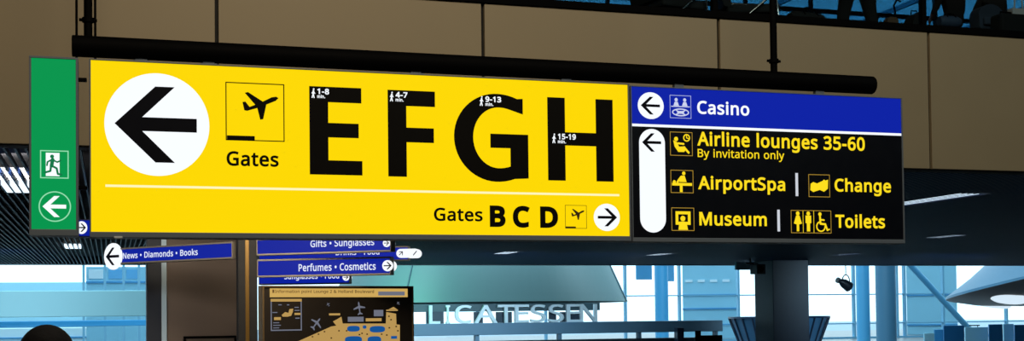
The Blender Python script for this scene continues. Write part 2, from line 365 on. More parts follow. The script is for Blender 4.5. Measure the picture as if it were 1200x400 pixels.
# ---------------------------------------------------------------- lettering
GLYPHS = {'&':(587,['271,580 296,575 318,567 337,555 353,541 366,524 375,505 381,483 383,458 379,426 368,397 350,372 326,349 299,328 268,308 423,159 436,176 447,195 457,216 465,238 472,262 479,286 550,286 541,253 530,221 518,191 504,163 487,137 468,114 585,0 490,0 420,67 403,53 385,40 366,28 347,18 325,9 303,2 278,-4 252,-7 223,-8 188,-6 156,0 127,10 102,24 81,42 65,63 52,89 45,117 43,149 44,175 49,199 57,220 69,239 83,256 100,273 120,288 142,303 166,318 155,331 144,344 133,358 123,372 114,387 107,403 101,420 97,438 96,456 98,481 104,504 114,524 127,541 144,555 165,567 188,575 215,580 244,581','190,262 174,251 159,239 147,227 136,215 128,201 121,186 118,170 116,152 120,124 129,101 146,81 168,66 194,57 225,55 258,56 287,62 314,71 337,83 357,97 375,111 209,273','220,522 202,516 186,506 175,493 168,476 165,457 167,438 172,421 180,404 192,387 207,369 225,350 253,368 276,385 292,401 304,419 310,437 313,458 311,476 304,492 294,505 279,515 262,522 241,524']),'-':(258,['32,246 226,246 226,184 32,184']),'.':(215,['59,61 64,75 72,85 82,92 94,96 107,97 120,96 132,92 142,85 151,75 156,61 157,43 156,26 151,12 142,2 132,-6 120,-10 107,-11 94,-10 82,-6 72,2 64,12 59,26 58,43']),'0':(459,['418,242 415,201 409,163 401,128 390,97 376,70 359,47 339,27 316,12 290,1 261,-6 229,-8 188,-4 153,8 122,27 97,54 76,88 60,129 48,176 42,229 39,287 41,346 48,399 58,446 73,486 93,520 119,547 149,566 186,578 229,581 269,578 304,566 335,547 361,520 382,486 399,446 410,399 417,346 419,287','111,238 115,194 121,156 131,125 143,98 159,78 178,64 202,55 229,52 256,55 279,64 298,78 314,98 326,124 336,156 343,194 347,238 348,287 347,336 343,380 336,417 326,449 314,475 298,495 279,510 256,518 229,521 202,518 178,510 159,495 143,475 131,449 121,417 115,380 111,336 110,287']),'1':(459,['216,0 216,400 216,415 216,428 216,439 216,450 217,460 217,470 219,499 211,491 203,483 196,477 169,455 108,405 71,452 226,573 285,573 285,0']),'2':(459,['38,0 38,59 188,210 216,238 240,264 261,287 280,309 295,331 306,353 315,376 320,399 322,424 318,453 309,477 294,496 273,510 249,518 221,520 194,519 169,514 147,506 126,495 104,482 83,466 45,513 60,526 77,537 94,548 113,557 132,565 153,572 174,577 197,580 221,581 255,579 285,572 313,562 336,548 356,531 372,510 384,485 391,458 394,428 392,399 386,371 375,344 361,318 344,292 324,267 301,241 275,214 247,185 128,67 128,64 417,64 417,0']),'3':(459,['394,414 389,392 381,372 370,355 356,339 340,326 321,316 300,307 277,302 277,298 319,290 353,276 379,255 398,229 409,198 413,163 410,131 403,101 390,74 371,50 348,30 318,14 283,2 241,-6 193,-8 164,-7 136,-5 110,-1 85,5 60,13 36,23 36,89 61,78 87,69 114,61 141,56 168,52 194,51 241,55 278,65 305,81 324,104 335,132 339,164 337,187 331,206 320,223 306,236 288,247 265,255 240,261 211,264 179,265 123,265 123,326 180,326 209,327 236,332 259,339 278,350 294,362 307,377 316,394 321,413 323,434 320,460 311,481 295,498 274,511 249,519 219,521 199,521 181,519 164,515 147,511 132,505 117,498 103,491 89,482 75,473 39,521 61,537 87,550 115,563 147,573 181,579 218,581 273,576 317,563 352,540 376,511 390,477 395,439']),'4':(459,['359,130 359,0 291,0 291,130 17,130 17,190 286,576 359,576 359,193 443,193 443,130','291,387 291,400 291,412 292,423 292,434 293,444 293,454 294,464 294,474 294,483 295,492 295,500 292,500 287,490 282,479 276,468 270,456 263,446 257,438 86,193 291,193 291,374']),'5':(459,['258,349 292,342 322,331 349,316 371,297 389,274 402,247 410,217 413,183 410,145 402,111 387,81 368,54 343,32 314,15 280,2 242,-5 199,-8 170,-7 142,-4 116,0 91,6 70,14 51,23 51,90 71,79 95,70 121,62 148,57 174,53 200,52 227,54 252,58 274,65 293,76 310,89 323,106 333,126 339,149 341,176 337,210 325,239 306,262 279,279 243,289 197,292 182,291 164,290 146,288 128,285 112,283 99,280 64,302 86,573 373,573 373,508 146,508 132,342 142,344 155,346 169,348 185,350 202,351 221,351']),'6':(459,['45,278 47,310 51,342 57,374 64,404 75,433 87,461 103,486 121,510 143,530 168,548 196,562 228,572 265,578 306,581 318,580 330,580 344,579 356,578 368,576 377,573 377,513 367,516 356,519 344,520 332,522 320,523 308,523 273,521 242,515 216,504 193,491 173,474 158,454 145,431 134,407 127,380 121,352 117,322 115,291 119,291 128,303 138,315 150,326 163,335 178,343 194,350 213,355 233,357 255,358 287,356 316,349 342,338 365,322 384,303 400,279 412,251 419,220 421,184 419,147 411,112 399,82 382,55 361,33 336,15 307,2 275,-5 239,-8 212,-6 187,-1 163,7 140,19 119,35 101,54 84,76 70,103 59,133 51,166 46,204 44,245','270,55 297,66 320,84 337,109 348,143 351,184 348,218 339,247 324,271 302,289 274,300 241,303 217,301 195,296 175,287 157,276 143,263 131,248 122,232 117,215 115,198 116,181 119,163 123,146 129,129 137,114 146,99 158,85 170,74 185,64 201,57 219,53 238,51']),'7':(459,['344,508 35,508 35,573 419,573 419,518 187,0 109,0']),'8':(459,['261,579 291,574 318,565 341,553 362,538 378,519 390,497 398,472 400,443 399,421 394,401 385,383 374,367 361,352 346,338 329,325 310,314 291,303 314,291 335,279 355,265 373,250 389,234 401,216 411,196 417,173 419,148 416,118 408,90 395,65 378,44 356,26 330,11 300,1 267,-6 231,-8 192,-6 157,0 126,10 100,24 78,42 61,63 49,87 42,115 39,146 41,171 47,194 56,214 68,232 82,249 99,264 118,277 138,289 158,299 140,310 123,322 107,336 93,350 81,366 71,383 64,401 59,422 58,444 60,472 68,497 80,518 97,537 117,552 141,565 168,573 197,579 229,581','112,119 121,96 138,76 161,60 192,51 229,48 265,51 295,60 319,76 336,96 346,120 350,148 348,166 343,182 335,197 324,211 310,223 293,235 274,246 253,256 229,265 217,270 194,260 174,249 157,237 142,225 130,212 121,197 114,182 110,164 108,145','200,521 176,514 155,502 139,486 130,466 127,441 128,422 133,406 141,391 151,379 164,367 179,357 195,348 213,339 232,330 250,339 267,348 282,357 296,367 307,379 317,392 325,406 329,423 330,441 327,466 318,486 302,502 282,514 257,521 228,524']),'9':(459,['416,295 414,263 410,231 405,199 397,168 387,139 374,112 358,86 340,63 318,42 293,25 265,11 232,0 195,-6 154,-8 143,-8 130,-7 117,-6 103,-4 92,-2 82,0 82,60 92,57 103,55 115,53 128,51 140,50 152,50 188,52 218,58 245,68 268,82 287,99 303,118 316,141 327,165 334,192 340,221 344,250 346,281 341,281 332,269 322,258 310,247 297,238 282,230 266,223 247,218 227,215 204,214 173,216 144,223 118,235 95,250 76,270 61,294 49,321 42,352 40,387 43,426 50,460 63,491 80,517 101,540 127,557 156,570 188,578 223,581 250,579 275,574 299,565 322,553 342,537 361,518 377,495 391,469 402,439 410,406 415,369 417,328','192,518 165,507 142,488 124,463 113,429 110,388 113,354 122,325 137,301 158,284 186,273 220,269 244,271 266,276 286,285 304,296 318,310 330,325 339,341 344,358 346,374 345,392 342,409 338,426 332,443 324,459 315,474 304,487 291,499 277,508 260,516 242,520 223,521']),'A':(512,['368,177 141,177 73,0 0,0 224,575 289,575 512,0 437,0','280,420 278,428 274,438 271,449 267,461 263,473 260,484 257,493 255,500 247,468 244,457 241,447 238,438 230,415 165,241 346,241 282,415']),'B':(521,['307,569 361,558 404,541 434,515 453,478 459,431 457,409 453,389 446,371 437,354 424,340 409,328 392,317 372,309 350,304 350,300 373,295 395,288 415,279 433,267 448,253 461,236 470,215 476,191 478,163 475,130 467,100 454,74 436,52 413,33 385,19 354,8 318,2 279,0 78,0 78,573 241,573','300,331 334,339 357,352 372,371 381,394 384,423 380,451 369,474 351,490 324,502 289,509 245,511 150,511 150,329 256,329','150,61 265,61 311,64 346,74 371,91 388,112 398,138 401,168 399,188 395,205 388,221 377,235 362,247 344,256 321,263 293,267 260,269 150,269']),'C':(507,['294,516 266,510 241,502 217,490 196,474 178,456 162,434 149,410 139,383 131,353 127,321 125,286 128,241 135,200 147,164 164,132 186,105 213,83 244,68 281,58 322,55 347,56 371,58 394,62 416,66 438,72 460,78 460,15 438,8 416,2 393,-2 369,-6 342,-7 312,-8 257,-4 208,8 166,28 130,56 101,90 78,131 62,178 52,230 49,287 51,329 57,369 67,406 81,440 99,471 120,499 145,523 174,543 206,559 242,571 281,578 324,581 353,580 381,577 409,572 435,565 460,557 482,547 453,486 435,494 415,501 394,508 372,513 348,516 323,517']),'D':(585,['533,231 521,177 501,131 474,91 439,58 399,33 351,15 297,4 237,0 78,0 78,573 254,573 309,569 359,558 404,540 443,516 476,484 502,446 521,401 533,350 536,292','457,337 449,379 435,415 416,444 391,469 361,487 327,500 287,508 244,511 150,511 150,62 228,62 299,68 357,87 402,119 434,164 454,220 460,289']),'E':(446,['78,0 78,573 398,573 398,509 150,509 150,330 383,330 383,268 150,268 150,63 398,63 398,0']),'F':(416,['78,0 78,573 398,573 398,509 150,509 150,306 383,306 383,243 150,243 150,0']),'G':(584,['524,302 524,22 493,12 462,5 431,-1 398,-5 362,-7 323,-8 267,-4 217,8 173,28 136,55 105,89 81,130 63,176 52,229 49,286 53,343 65,395 84,442 111,482 145,517 186,544 233,564 286,577 346,581 377,580 407,577 437,572 465,565 491,557 516,547 489,484 468,493 445,501 421,508 395,513 369,516 342,517 298,514 259,505 225,489 195,468 170,441 150,409 136,373 127,332 124,286 127,243 134,202 146,166 164,133 187,106 216,84 251,68 292,58 340,55 364,55 385,56 404,59 421,61 437,65 452,68 452,238 326,238 326,302']),'H':(594,['443,0 443,267 150,267 150,0 78,0 78,573 150,573 150,330 443,330 443,573 516,573 516,0']),'I':(272,['32,0 32,42 99,57 99,515 32,531 32,573 239,573 239,531 172,515 172,57 239,42 239,0']),'L':(420,['78,573 150,573 150,64 400,64 400,0 78,0']),'M':(727,['142,502 139,502 140,490 141,477 142,461 142,444 143,426 144,407 144,387 144,367 144,347 144,0 78,0 78,573 184,573 361,103 364,103 544,573 650,573 650,0 578,0 578,352 578,371 579,389 579,408 580,426 580,443 581,460 582,475 583,489 584,501 581,501 390,0 330,0']),'N':(609,['447,0 141,476 138,476 139,462 140,448 141,432 143,378 144,359 144,340 144,320 144,0 78,0 78,573 161,573 467,99 470,99 468,137 466,193 465,213 464,232 464,249 464,573 532,573 532,0']),'P':(485,['297,568 352,553 393,528 421,495 439,454 444,404 443,381 439,358 433,336 423,316 411,296 395,278 375,262 351,249 324,238 292,230 256,225 216,223 150,223 150,0 78,0 78,573 229,573','150,511 150,285 208,285 242,286 272,290 298,296 320,306 338,318 352,334 362,352 368,375 370,401 366,435 354,462 334,484 306,499 269,508 223,511']),'S':(440,['400,121 392,92 378,66 359,44 335,26 307,11 274,1 238,-6 198,-8 177,-8 157,-7 137,-5 118,-2 100,1 83,4 68,9 54,14 41,19 41,88 62,80 86,72 113,65 142,59 171,56 201,55 228,56 252,60 273,66 290,74 305,85 316,98 324,113 329,129 330,147 329,164 325,180 318,194 308,207 295,218 277,230 255,241 228,252 196,265 172,274 151,284 131,294 114,305 98,317 85,330 74,344 65,359 57,375 52,393 49,413 48,435 51,464 58,490 71,513 89,533 110,550 136,563 165,573 197,579 231,581 262,580 290,577 318,572 343,565 367,558 389,549 366,487 346,495 325,502 302,508 278,513 254,516 229,517 207,516 187,513 169,507 155,499 142,489 133,478 126,464 122,450 121,434 122,416 126,400 133,386 143,373 156,362 172,351 193,341 217,330 246,318 278,306 307,293 332,279 353,264 371,247 385,228 395,206 401,181 403,153']),'T':(446,['187,0 187,509 8,509 8,573 437,573 437,509 259,509 259,0']),'a':(450,['279,433 318,422 347,403 368,375 381,338 385,293 385,0 334,0 320,61 317,61 304,46 292,33 279,22 265,13 250,5 234,-1 216,-5 195,-7 172,-8 148,-7 124,-2 103,6 84,16 68,30 55,48 45,68 39,92 37,119 43,159 59,192 87,219 127,238 179,251 243,257 316,259 316,285 313,317 306,342 293,359 275,371 253,378 227,380 205,379 183,376 163,370 143,363 124,355 106,347 84,400 104,410 126,419 151,426 177,432 204,436 231,437','204,203 167,195 141,182 124,165 113,144 110,119 112,97 120,79 132,66 148,56 167,51 188,49 223,52 253,62 279,79 299,103 311,134 315,172 315,210 252,208']),'b':(493,['139,443 138,426 138,410 137,396 136,383 135,373 139,373 153,390 169,405 189,419 213,429 240,435 272,437 322,431 365,412 401,381 428,338 444,283 449,215 447,168 439,127 427,91 410,61 390,36 365,17 337,3 306,-5 272,-8 240,-6 213,0 189,10 169,24 153,38 139,55 133,55 119,0 68,0 68,609 139,609 139,461','231,377 207,371 188,361 172,348 159,330 150,308 144,282 140,252 139,217 139,214 142,165 150,125 165,93 187,69 219,55 261,51 297,55 325,69 348,93 363,126 373,166 376,216 373,265 363,306 348,338 325,360 296,374 260,379']),'c':(385,['204,-5 170,2 139,15 112,34 88,58 69,87 55,123 47,165 44,213 47,262 56,305 71,342 90,372 114,396 142,415 174,428 208,435 245,438 267,437 288,435 309,431 328,426 344,421 358,415 337,356 323,361 308,365 292,370 275,373 259,375 244,376 217,374 193,368 172,358 155,343 141,325 131,303 123,277 119,247 117,213 119,181 123,152 131,126 141,104 155,86 172,71 191,61 214,55 240,53 262,54 283,56 302,60 319,65 336,71 351,78 351,15 336,8 320,3 304,-2 285,-5 264,-7 241,-8']),'d':(493,['171,-2 128,17 92,48 65,91 49,146 44,214 49,282 66,338 93,381 128,413 171,432 221,438 243,437 262,434 280,429 296,423 310,416 323,407 335,397 345,386 354,374 359,374 356,405 355,418 355,429 354,438 354,609 425,609 425,0 368,0 358,58 354,58 345,46 335,35 323,24 310,15 296,7 279,1 262,-4 242,-7 221,-8','273,55 305,67 328,88 343,117 352,154 355,200 355,213 352,263 343,304 329,336 306,360 274,375 231,379 196,374 168,359 146,334 130,300 120,260 117,213 120,165 130,125 146,93 168,69 197,55 232,51']),'e':(452,['269,435 301,427 329,414 354,396 374,373 390,346 402,315 409,281 411,244 411,201 117,201 122,157 134,119 154,90 181,69 215,56 254,52 280,53 305,56 327,60 348,66 370,73 392,82 392,20 370,11 349,4 327,-1 304,-5 279,-7 251,-8 212,-5 176,3 143,17 114,36 90,61 70,91 56,126 47,167 44,212 47,257 55,297 68,333 86,364 108,390 134,411 164,426 198,435 234,438','202,377 175,366 154,348 137,323 125,293 119,257 338,257 336,281 333,302 326,322 318,338 306,353 292,364 276,373 256,378 233,380']),'f':(276,['158,375 158,0 87,0 87,375 12,375 12,408 87,432 87,457 89,492 95,522 104,547 116,568 132,585 152,597 174,606 199,612 227,613 244,613 259,612 274,609 287,606 300,603 310,599 292,544 283,546 273,549 262,552 251,554 239,555 228,556 206,553 189,545 175,532 166,513 160,489 158,458 158,430 266,430 266,375']),'g':(493,['248,436 273,431 297,422 319,409 338,393 355,373 359,373 369,430 425,430 425,-7 423,-46 416,-80 404,-109 388,-135 367,-155 341,-172 310,-183 274,-190 233,-192 202,-192 174,-189 147,-186 122,-180 99,-174 78,-165 78,-100 99,-110 123,-118 149,-125 177,-130 206,-133 237,-134 271,-130 300,-119 324,-101 341,-77 352,-48 355,-13 355,4 355,11 356,21 356,32 357,43 357,51 358,57 354,57 338,37 320,21 299,8 275,-1 250,-6 221,-8 170,-2 126,18 91,51 65,95 49,149 44,214 49,278 65,332 91,377 126,411 169,431 221,438','207,376 187,370 169,359 153,344 140,326 130,303 123,277 119,247 117,213 120,165 130,124 146,92 169,68 197,54 232,50 253,51 271,53 288,58 303,65 315,74 326,85 336,98 343,113 349,131 353,151 355,173 356,197 356,214 355,251 350,282 343,309 332,331 319,348 302,362 281,371 257,377 230,379']),'h':(496,['139,420 138,410 138,399 137,389 136,379 135,370 140,370 149,385 161,397 174,407 188,416 204,424 221,429 238,434 255,436 273,437 306,435 335,430 360,421 382,408 399,391 413,370 423,344 429,314 431,280 431,0 361,0 361,275 358,307 351,333 338,353 319,367 295,376 265,379 235,377 210,370 189,360 173,347 160,329 150,308 144,283 140,254 139,222 139,0 68,0 68,609 139,609 139,431']),'i':(207,['139,0 68,0 68,430 139,430','115,590 124,586 133,580 140,572 144,560 145,546 144,532 140,521 133,512 124,506 115,502 104,501 93,502 83,506 75,512 68,521 64,532 63,546 64,560 68,572 75,580 83,586 93,590 104,591']),'k':(428,['138,282 137,270 137,257 135,221 138,221 142,226 146,232 152,240 172,264 178,272 184,279 189,285 326,430 409,430 235,246 421,0 336,0 187,200 138,158 138,0 68,0 68,609 138,609 138,291']),'l':(207,['68,0 68,609 139,609 139,0']),'m':(750,['584,434 621,421 649,401 669,371 681,330 685,280 685,0 615,0 615,277 613,308 606,333 594,353 577,367 555,376 528,379 490,374 460,362 438,342 423,315 414,280 411,237 411,0 342,0 342,277 341,298 337,317 332,333 325,347 315,359 303,367 289,374 272,377 253,379 227,377 204,370 185,360 170,347 158,329 150,308 144,283 140,255 139,223 139,0 68,0 68,430 125,430 136,371 140,371 149,385 160,398 173,409 186,418 201,425 217,431 233,435 249,437 266,438 298,436 325,430 349,420 369,406 386,388 398,366 402,366 418,388 438,406 461,420 486,430 512,436 540,438']),'n':(496,['322,434 361,421 391,401 413,371 426,330 431,280 431,0 361,0 361,275 358,307 351,333 338,353 319,367 295,376 265,379 222,374 189,361 166,338 151,308 142,269 139,223 139,0 68,0 68,430 125,430 136,371 140,371 150,385 162,398 175,409 190,418 206,425 222,431 239,435 257,437 275,438']),'o':(485,['440,181 436,150 428,121 417,95 404,71 388,51 369,33 348,18 324,7 299,-1 271,-6 241,-8 214,-6 188,-1 163,7 140,18 119,33 100,51 84,71 70,95 59,121 51,150 46,181 44,216 47,261 55,301 68,336 87,367 110,392 137,412 169,426 204,435 244,438 281,435 316,426 347,412 374,392 398,367 417,336 431,301 439,261 442,216','119,184 123,154 130,128 141,105 155,86 172,71 192,59 216,53 243,51 270,53 294,59 314,71 331,86 345,105 356,128 363,154 367,184 369,216 367,248 363,277 355,303 345,325 331,344 314,359 294,370 270,376 242,379 202,374 171,359 147,335 130,303 120,263 117,216']),'p':(493,['322,432 365,413 401,383 428,339 444,284 449,216 447,170 439,129 427,93 410,62 390,37 365,17 337,3 306,-5 272,-8 251,-7 231,-4 213,1 197,7 182,15 170,24 158,33 148,44 139,55 134,55 135,45 136,33 137,20 138,7 139,-5 139,-16 139,-192 68,-192 68,430 126,430 136,371 139,371 148,383 158,394 170,405 182,414 197,422 213,429 231,434 251,437 273,438','233,377 210,371 190,362 174,349 161,333 152,313 145,289 141,261 139,229 139,216 140,182 144,152 150,126 159,103 172,85 188,70 208,59 233,53 261,51 286,53 308,60 326,72 341,88 354,108 364,131 371,157 375,186 376,217 373,262 363,302 348,334 325,359 296,374 260,379']),'r':(331,['277,438 286,437 295,437 304,436 312,435 319,433 310,368 303,370 296,371 287,372 279,373 271,374 264,374 248,373 232,369 217,363 202,355 189,346 176,334 166,321 156,305 149,289 143,270 140,251 139,229 139,0 68,0 68,430 126,430 134,351 137,351 147,367 158,381 170,395 183,407 198,418 214,426 231,433 249,437 269,438']),'s':(384,['346,92 339,69 327,49 311,32 292,18 268,6 241,-2 210,-6 176,-8 148,-7 122,-5 99,-1 78,5 59,11 42,19 42,83 60,75 81,67 104,60 128,54 153,50 178,49 211,51 236,57 256,66 269,79 277,94 280,112 279,123 276,132 271,141 264,150 253,158 239,167 222,176 200,185 174,196 148,206 124,217 103,228 84,239 69,252 57,266 48,283 43,302 41,324 46,358 61,386 85,408 118,425 157,435 202,438 228,437 252,434 275,430 298,424 319,417 339,409 315,353 297,360 278,366 258,372 238,377 218,379 197,380 171,379 149,374 131,366 118,356 111,343 108,328 109,317 113,307 119,298 127,290 139,282 154,274 172,266 193,256 219,246 245,236 268,226 289,215 306,203 321,191 333,176 341,159 346,140 348,119']),'t':(289,['222,50 233,51 245,53 255,54 264,56 272,59 272,5 263,1 253,-2 240,-4 226,-6 213,-8 200,-8 178,-7 157,-3 138,4 120,13 104,27 91,44 82,66 76,93 74,125 74,375 13,375 13,409 75,437 103,528 144,528 144,430 269,430 269,375 144,375 144,127 146,103 153,83 163,69 177,58 193,52 212,50']),'u':(496,['427,0 370,0 359,57 356,57 346,43 334,31 321,20 306,11 290,4 273,-1 256,-5 238,-7 220,-8 187,-6 159,-1 134,8 112,21 95,38 81,59 71,85 65,114 63,148 63,430 135,430 135,153 137,122 145,96 158,76 176,62 200,53 230,51 260,53 285,59 306,69 323,82 336,100 345,121 352,146 356,175 357,206 357,430 427,430']),'v':(407,['0,430 75,430 167,176 171,164 176,151 180,137 185,123 189,109 193,96 197,83 199,72 201,63 204,63 207,72 210,84 214,96 218,110 222,124 227,138 232,152 237,165 241,176 332,430 407,430 244,0 163,0']),'w':(630,['336,276 333,287 330,297 328,308 321,335 319,343 317,351 316,357 313,357 312,351 310,343 308,335 302,307 299,297 297,286 294,275 291,264 287,253 284,242 207,1 127,1 9,431 82,431 141,201 145,186 149,170 153,154 157,139 160,124 163,109 166,96 168,84 169,73 172,73 174,80 176,88 178,97 185,128 187,138 190,149 193,160 196,170 199,180 201,188 277,431 354,431 428,188 440,149 444,135 447,122 451,109 454,96 456,84 457,74 460,74 462,84 464,95 466,108 469,122 473,137 477,153 481,169 485,185 489,201 549,431 621,431 502,1 419,1 346,243']),'y':(409,['76,430 169,185 174,171 179,157 184,144 188,130 193,117 196,105 200,92 203,80 205,68 209,68 212,83 217,100 224,121 231,142 238,164 245,186 333,430 409,430 224,-59 213,-85 201,-108 188,-130 173,-148 157,-164 138,-176 117,-185 94,-191 67,-192 55,-192 44,-192 34,-190 25,-189 16,-188 9,-186 9,-130 15,-131 22,-132 30,-133 38,-134 47,-135 56,-135 72,-134 86,-131 99,-126 110,-118 121,-110 130,-99 138,-87 145,-73 152,-59 174,-2 1,430']),'•':(302,['63,315 67,335 73,351 82,364 93,375 105,383 120,388 135,391 151,392 167,391 182,388 196,383 208,375 219,364 228,351 234,335 238,315 240,293 238,271 234,252 228,235 219,222 208,211 196,203 182,198 167,194 151,193 135,194 120,198 105,203 93,211 82,222 73,235 67,252 63,271 62,293'])}


def _dilate(L, d):
    n = len(L)
    out = []
    for i in range(n):
        p, c, q = Vector(L[i - 1]), Vector(L[i]), Vector(L[(i + 1) % n])
        a, b = (c - p), (q - c)
        if a.length < 1e-6 or b.length < 1e-6:
            out.append(tuple(c)); continue
        a.normalize(); b.normalize()
        n1, n2 = Vector((-a.y, a.x)), Vector((-b.y, b.x))       # outward for clockwise outlines
        k = max(1 + n1.dot(n2), .5)
        out.append(tuple(c + (n1 + n2) * (d / k)))
    return out


def glyph_run(txt, bold=20, track=0):
    """outlines of a line of text in font units (capital height 573)"""
    x, res = 0, []
    for ch in txt:
        if ch == ' ':
            x += 260 + track
            continue
        adv, loops = GLYPHS[ch]
        g = []
        for l in loops:
            pts = [tuple(map(int, p.split(','))) for p in l.split()]
            g.append([(px + x, pz) for px, pz in (_dilate(pts, bold) if bold else pts)])
        res.append(g)
        x += adv + int(bold * 1.3) + track
    return res


def text(fl, txt, x0, x1, z, cap, bold=20, skew=0.0):
    """set a line of text from x0 to x1 on the baseline z with capitals of height cap"""
    run = glyph_run(txt, bold)
    xs = [p[0] for g in run for l in g for p in l]
    a, b = min(xs), max(xs)
    kx, kz = (x1 - x0) / (b - a), cap / (573 + 2 * bold)
    for g in run:
        # outer outlines first, holes with the outline that holds them
        def area(l):
            return sum(l[i][0] * l[(i + 1) % len(l)][1] - l[(i + 1) % len(l)][0] * l[i][1] for i in range(len(l))) / 2
        outs = [l for l in g if area(l) < 0]
        holes = [l for l in g if area(l) >= 0]
        for o in outs:
            ox = [p[0] for p in o]; oz = [p[1] for p in o]
            mine = [h for h in holes if min(ox) < h[0][0] < max(ox) and min(oz) < h[0][1] < max(oz)]
            fl.loops([[(x0 + (px - a) * kx, z + (pz + bold) * kz) for px, pz in l] for l in [o] + mine])
    return fl


def words(txt, x0, x1, z, cap, bold, y, m, parent, name='lettering'):
    """a line of text, each word a mesh of its own"""
    def ext(t_):
        xs = [p[0] for g in glyph_run(t_, bold) for l in g for p in l]
        return min(xs), max(xs)
    a, e = ext(txt)
    k = (x1 - x0) / (e - a)
    pos = 0
    for w in txt.split(' '):
        lead = txt[:pos] + 'I'
        start = ext(lead)[1] - ext('I')[1]                # advance of what comes before the word
        wa, we = ext(w)
        fl = Flat(y)
        text(fl, w, x0 + (start + wa - a) * k, x0 + (start + we - a) * k, z, cap, bold)
        fl.build('bullet' if w in '•-' else name, m, parent)
        pos += len(w) + 1


# ---------------------------------------------------------------- objects and tags
def tag(o, label=None, cat=None, group=None, kind=None):
    if label: o['label'] = label
    if cat: o['category'] = cat
    if group: o['group'] = group
    if kind: o['kind'] = kind
    return o


def thing(name, label, cat, loc=(0, 0, 0), rotz=YAW, group=None):
    o = bpy.data.objects.new(name, None)
    o.empty_display_size = .2
    COL.objects.link(o)
    o.location = loc
    o.rotation_euler = (0, 0, rotz)
    return tag(o, label, cat, group)


def struct(name, mb, m, parent=None, **k):
    """part of the setting, in the frame of the sign plane"""
    if parent is None:
        o = mb.build(name, m, None, loc=W(0, 0), rotz=YAW, **k)
        o['kind'] = 'structure'
    else:
        o = mb.build(name, m, parent, **k)
    return o


def copy_tree(o, parent=None):
    c = o.copy()
    COL.objects.link(c)
    if parent: c.parent = parent
    for ch in [x for x in bpy.data.objects if x.parent == o]:
        copy_tree(ch, c)
    return c


class Sign:
    """a sign whose front lies in a plane parallel to the main sign; pixels of the photo become (x, z) on it"""

    def __init__(s, name, label, cat, px, py, off=0.0, group=None):
        u, z = hit(px, py, off)
        s.u, s.z, s.off = u, z, off
        s.o = thing(name, label, cat, W(u, off, z), YAW, group)

    def at(s, x, y):
        u, z = hit(x, y, s.off)
        return (u - s.u, z - s.z)

    def text(s, fl, txt, x0, x1, y, cap, bold=20):
        a, b = s.at(x0, y), s.at(x1, y)
        h = s.at(x0, y - cap)[1] - a[1]
        return text(fl, txt, a[0], b[0], a[1], h, bold)

    def words(s, txt, x0, x1, y, cap, bold, m, parent=None, dy=-.003):
        a, b = s.at(x0, y), s.at(x1, y)
        h = s.at(x0, y - cap)[1] - a[1]
        words(txt, a[0], b[0], a[1], h, bold, dy, m, parent or s.o)


def icon(s, x0, y0, x1, y1):
    """maps unit icon coordinates (0..1, y down) onto a square on the sign"""
    a, b = s.at(x0, y1), s.at(x1, y1)
    c = s.at(x0, y0)
    w, h = b[0] - a[0], c[1] - a[1]
    return lambda x, y: (a[0] + x * w, a[1] + (1 - y) * h)


ARROW = [(-.80, 0), (-.03, .74), (.34, .74), (-.28, .135), (.765, .135), (.765, -.135), (-.28, -.135), (.34, -.74), (-.03, -.74)]
ARROW_THIN = [(-.78, 0), (-.08, .66), (.20, .66), (-.36, .10), (.70, .10), (.70, -.10), (-.36, -.10), (.20, -.66), (-.08, -.66)]


def arrow(fl, cx, cz, rx, rz, pts=ARROW, d=1, ang=0.0):
    ca, sa = math.cos(ang), math.sin(ang)
    q = [(x * ca - z * sa, x * sa + z * ca) for x, z in pts]
    return fl.poly([(cx + d * x * rx, cz + z * rz) for x, z in q])


PLANE = [(.90, .245), (.86, .22), (.78, .235), (.63, .315), (.38, .16), (.325, .175), (.50, .375), (.405, .415), (.335, .325),
         (.285, .335), (.315, .475), (.36, .485), (.535, .43), (.585, .63), (.635, .62), (.69, .365), (.85, .295)]


def plane_icon(s, fl, x0, y0, x1, y1, w):
    q = icon(s, x0, y0, x1, y1)
    a, b = q(0, 1), q(1, 0)
    fl.outline(a[0], a[1], b[0], b[1], w)
    fl.poly([q(x, y) for x, y in PLANE])
    c, d = q(.02, .99), q(.49, .915)
    fl.rect(c[0], c[1], d[0], d[1])


def walker(fl, q, w):
    """small walking figure in unit coordinates"""
    h = q(.55, .12)
    fl.ell(h[0], h[1], w * .75, w * .75, 14)
    fl.line(q(.5, .28), q(.45, .58), w * 1.5)
    fl.line(q(.45, .58), q(.62, .95), w)
    fl.line(q(.45, .58), q(.25, .95), w)
    fl.line(q(.5, .32), q(.75, .55), w * .8)
    fl.line(q(.5, .32), q(.22, .52), w * .8)


# ================================================================ SIGNS
D_BOX = .24                                    # depth of a sign box

# ---- the black tube the signs hang from
zt = EYE + 2.404
t = thing('sign_rail', 'thick black round tube hanging from two rods, carrying the yellow and blue signs', 'rail', W(3.85, .12, zt - .095))
MB().tube([(-4.0, 0, .095), (3.99, 0, .095)], .094, 32).build('tube', black, t, True)
MB().tube([(3.985, 0, .095), (4.0, 0, .095)], [.094, .088], 32).build('end_cap', black, t, True)
MB().tube([(-4.0, 0, .095), (-4.008, 0, .095)], [.094, .088], 32).build('end_cap', black, t, True)
for u in (-.024, 6.683):
    r = MB().tube([(u - 3.85, 0, .1), (u - 3.85, 0, ROOF - zt)], .036, 20).build('hanger_rod', black, t, True)
    zc = (hit(103, 20)[1] if u < 0 else hit(913, 69)[1]) - zt + .095
    c = MB(); c.tube([(u - 3.85, 0, zc - .02), (u - 3.85, 0, zc + .02)], .05, 16)
    c.tube([(u - 3.85 - .075, 0, zc), (u - 3.85 + .075, 0, zc)], .014, 10)
    c.build('clamp', black, r, True)
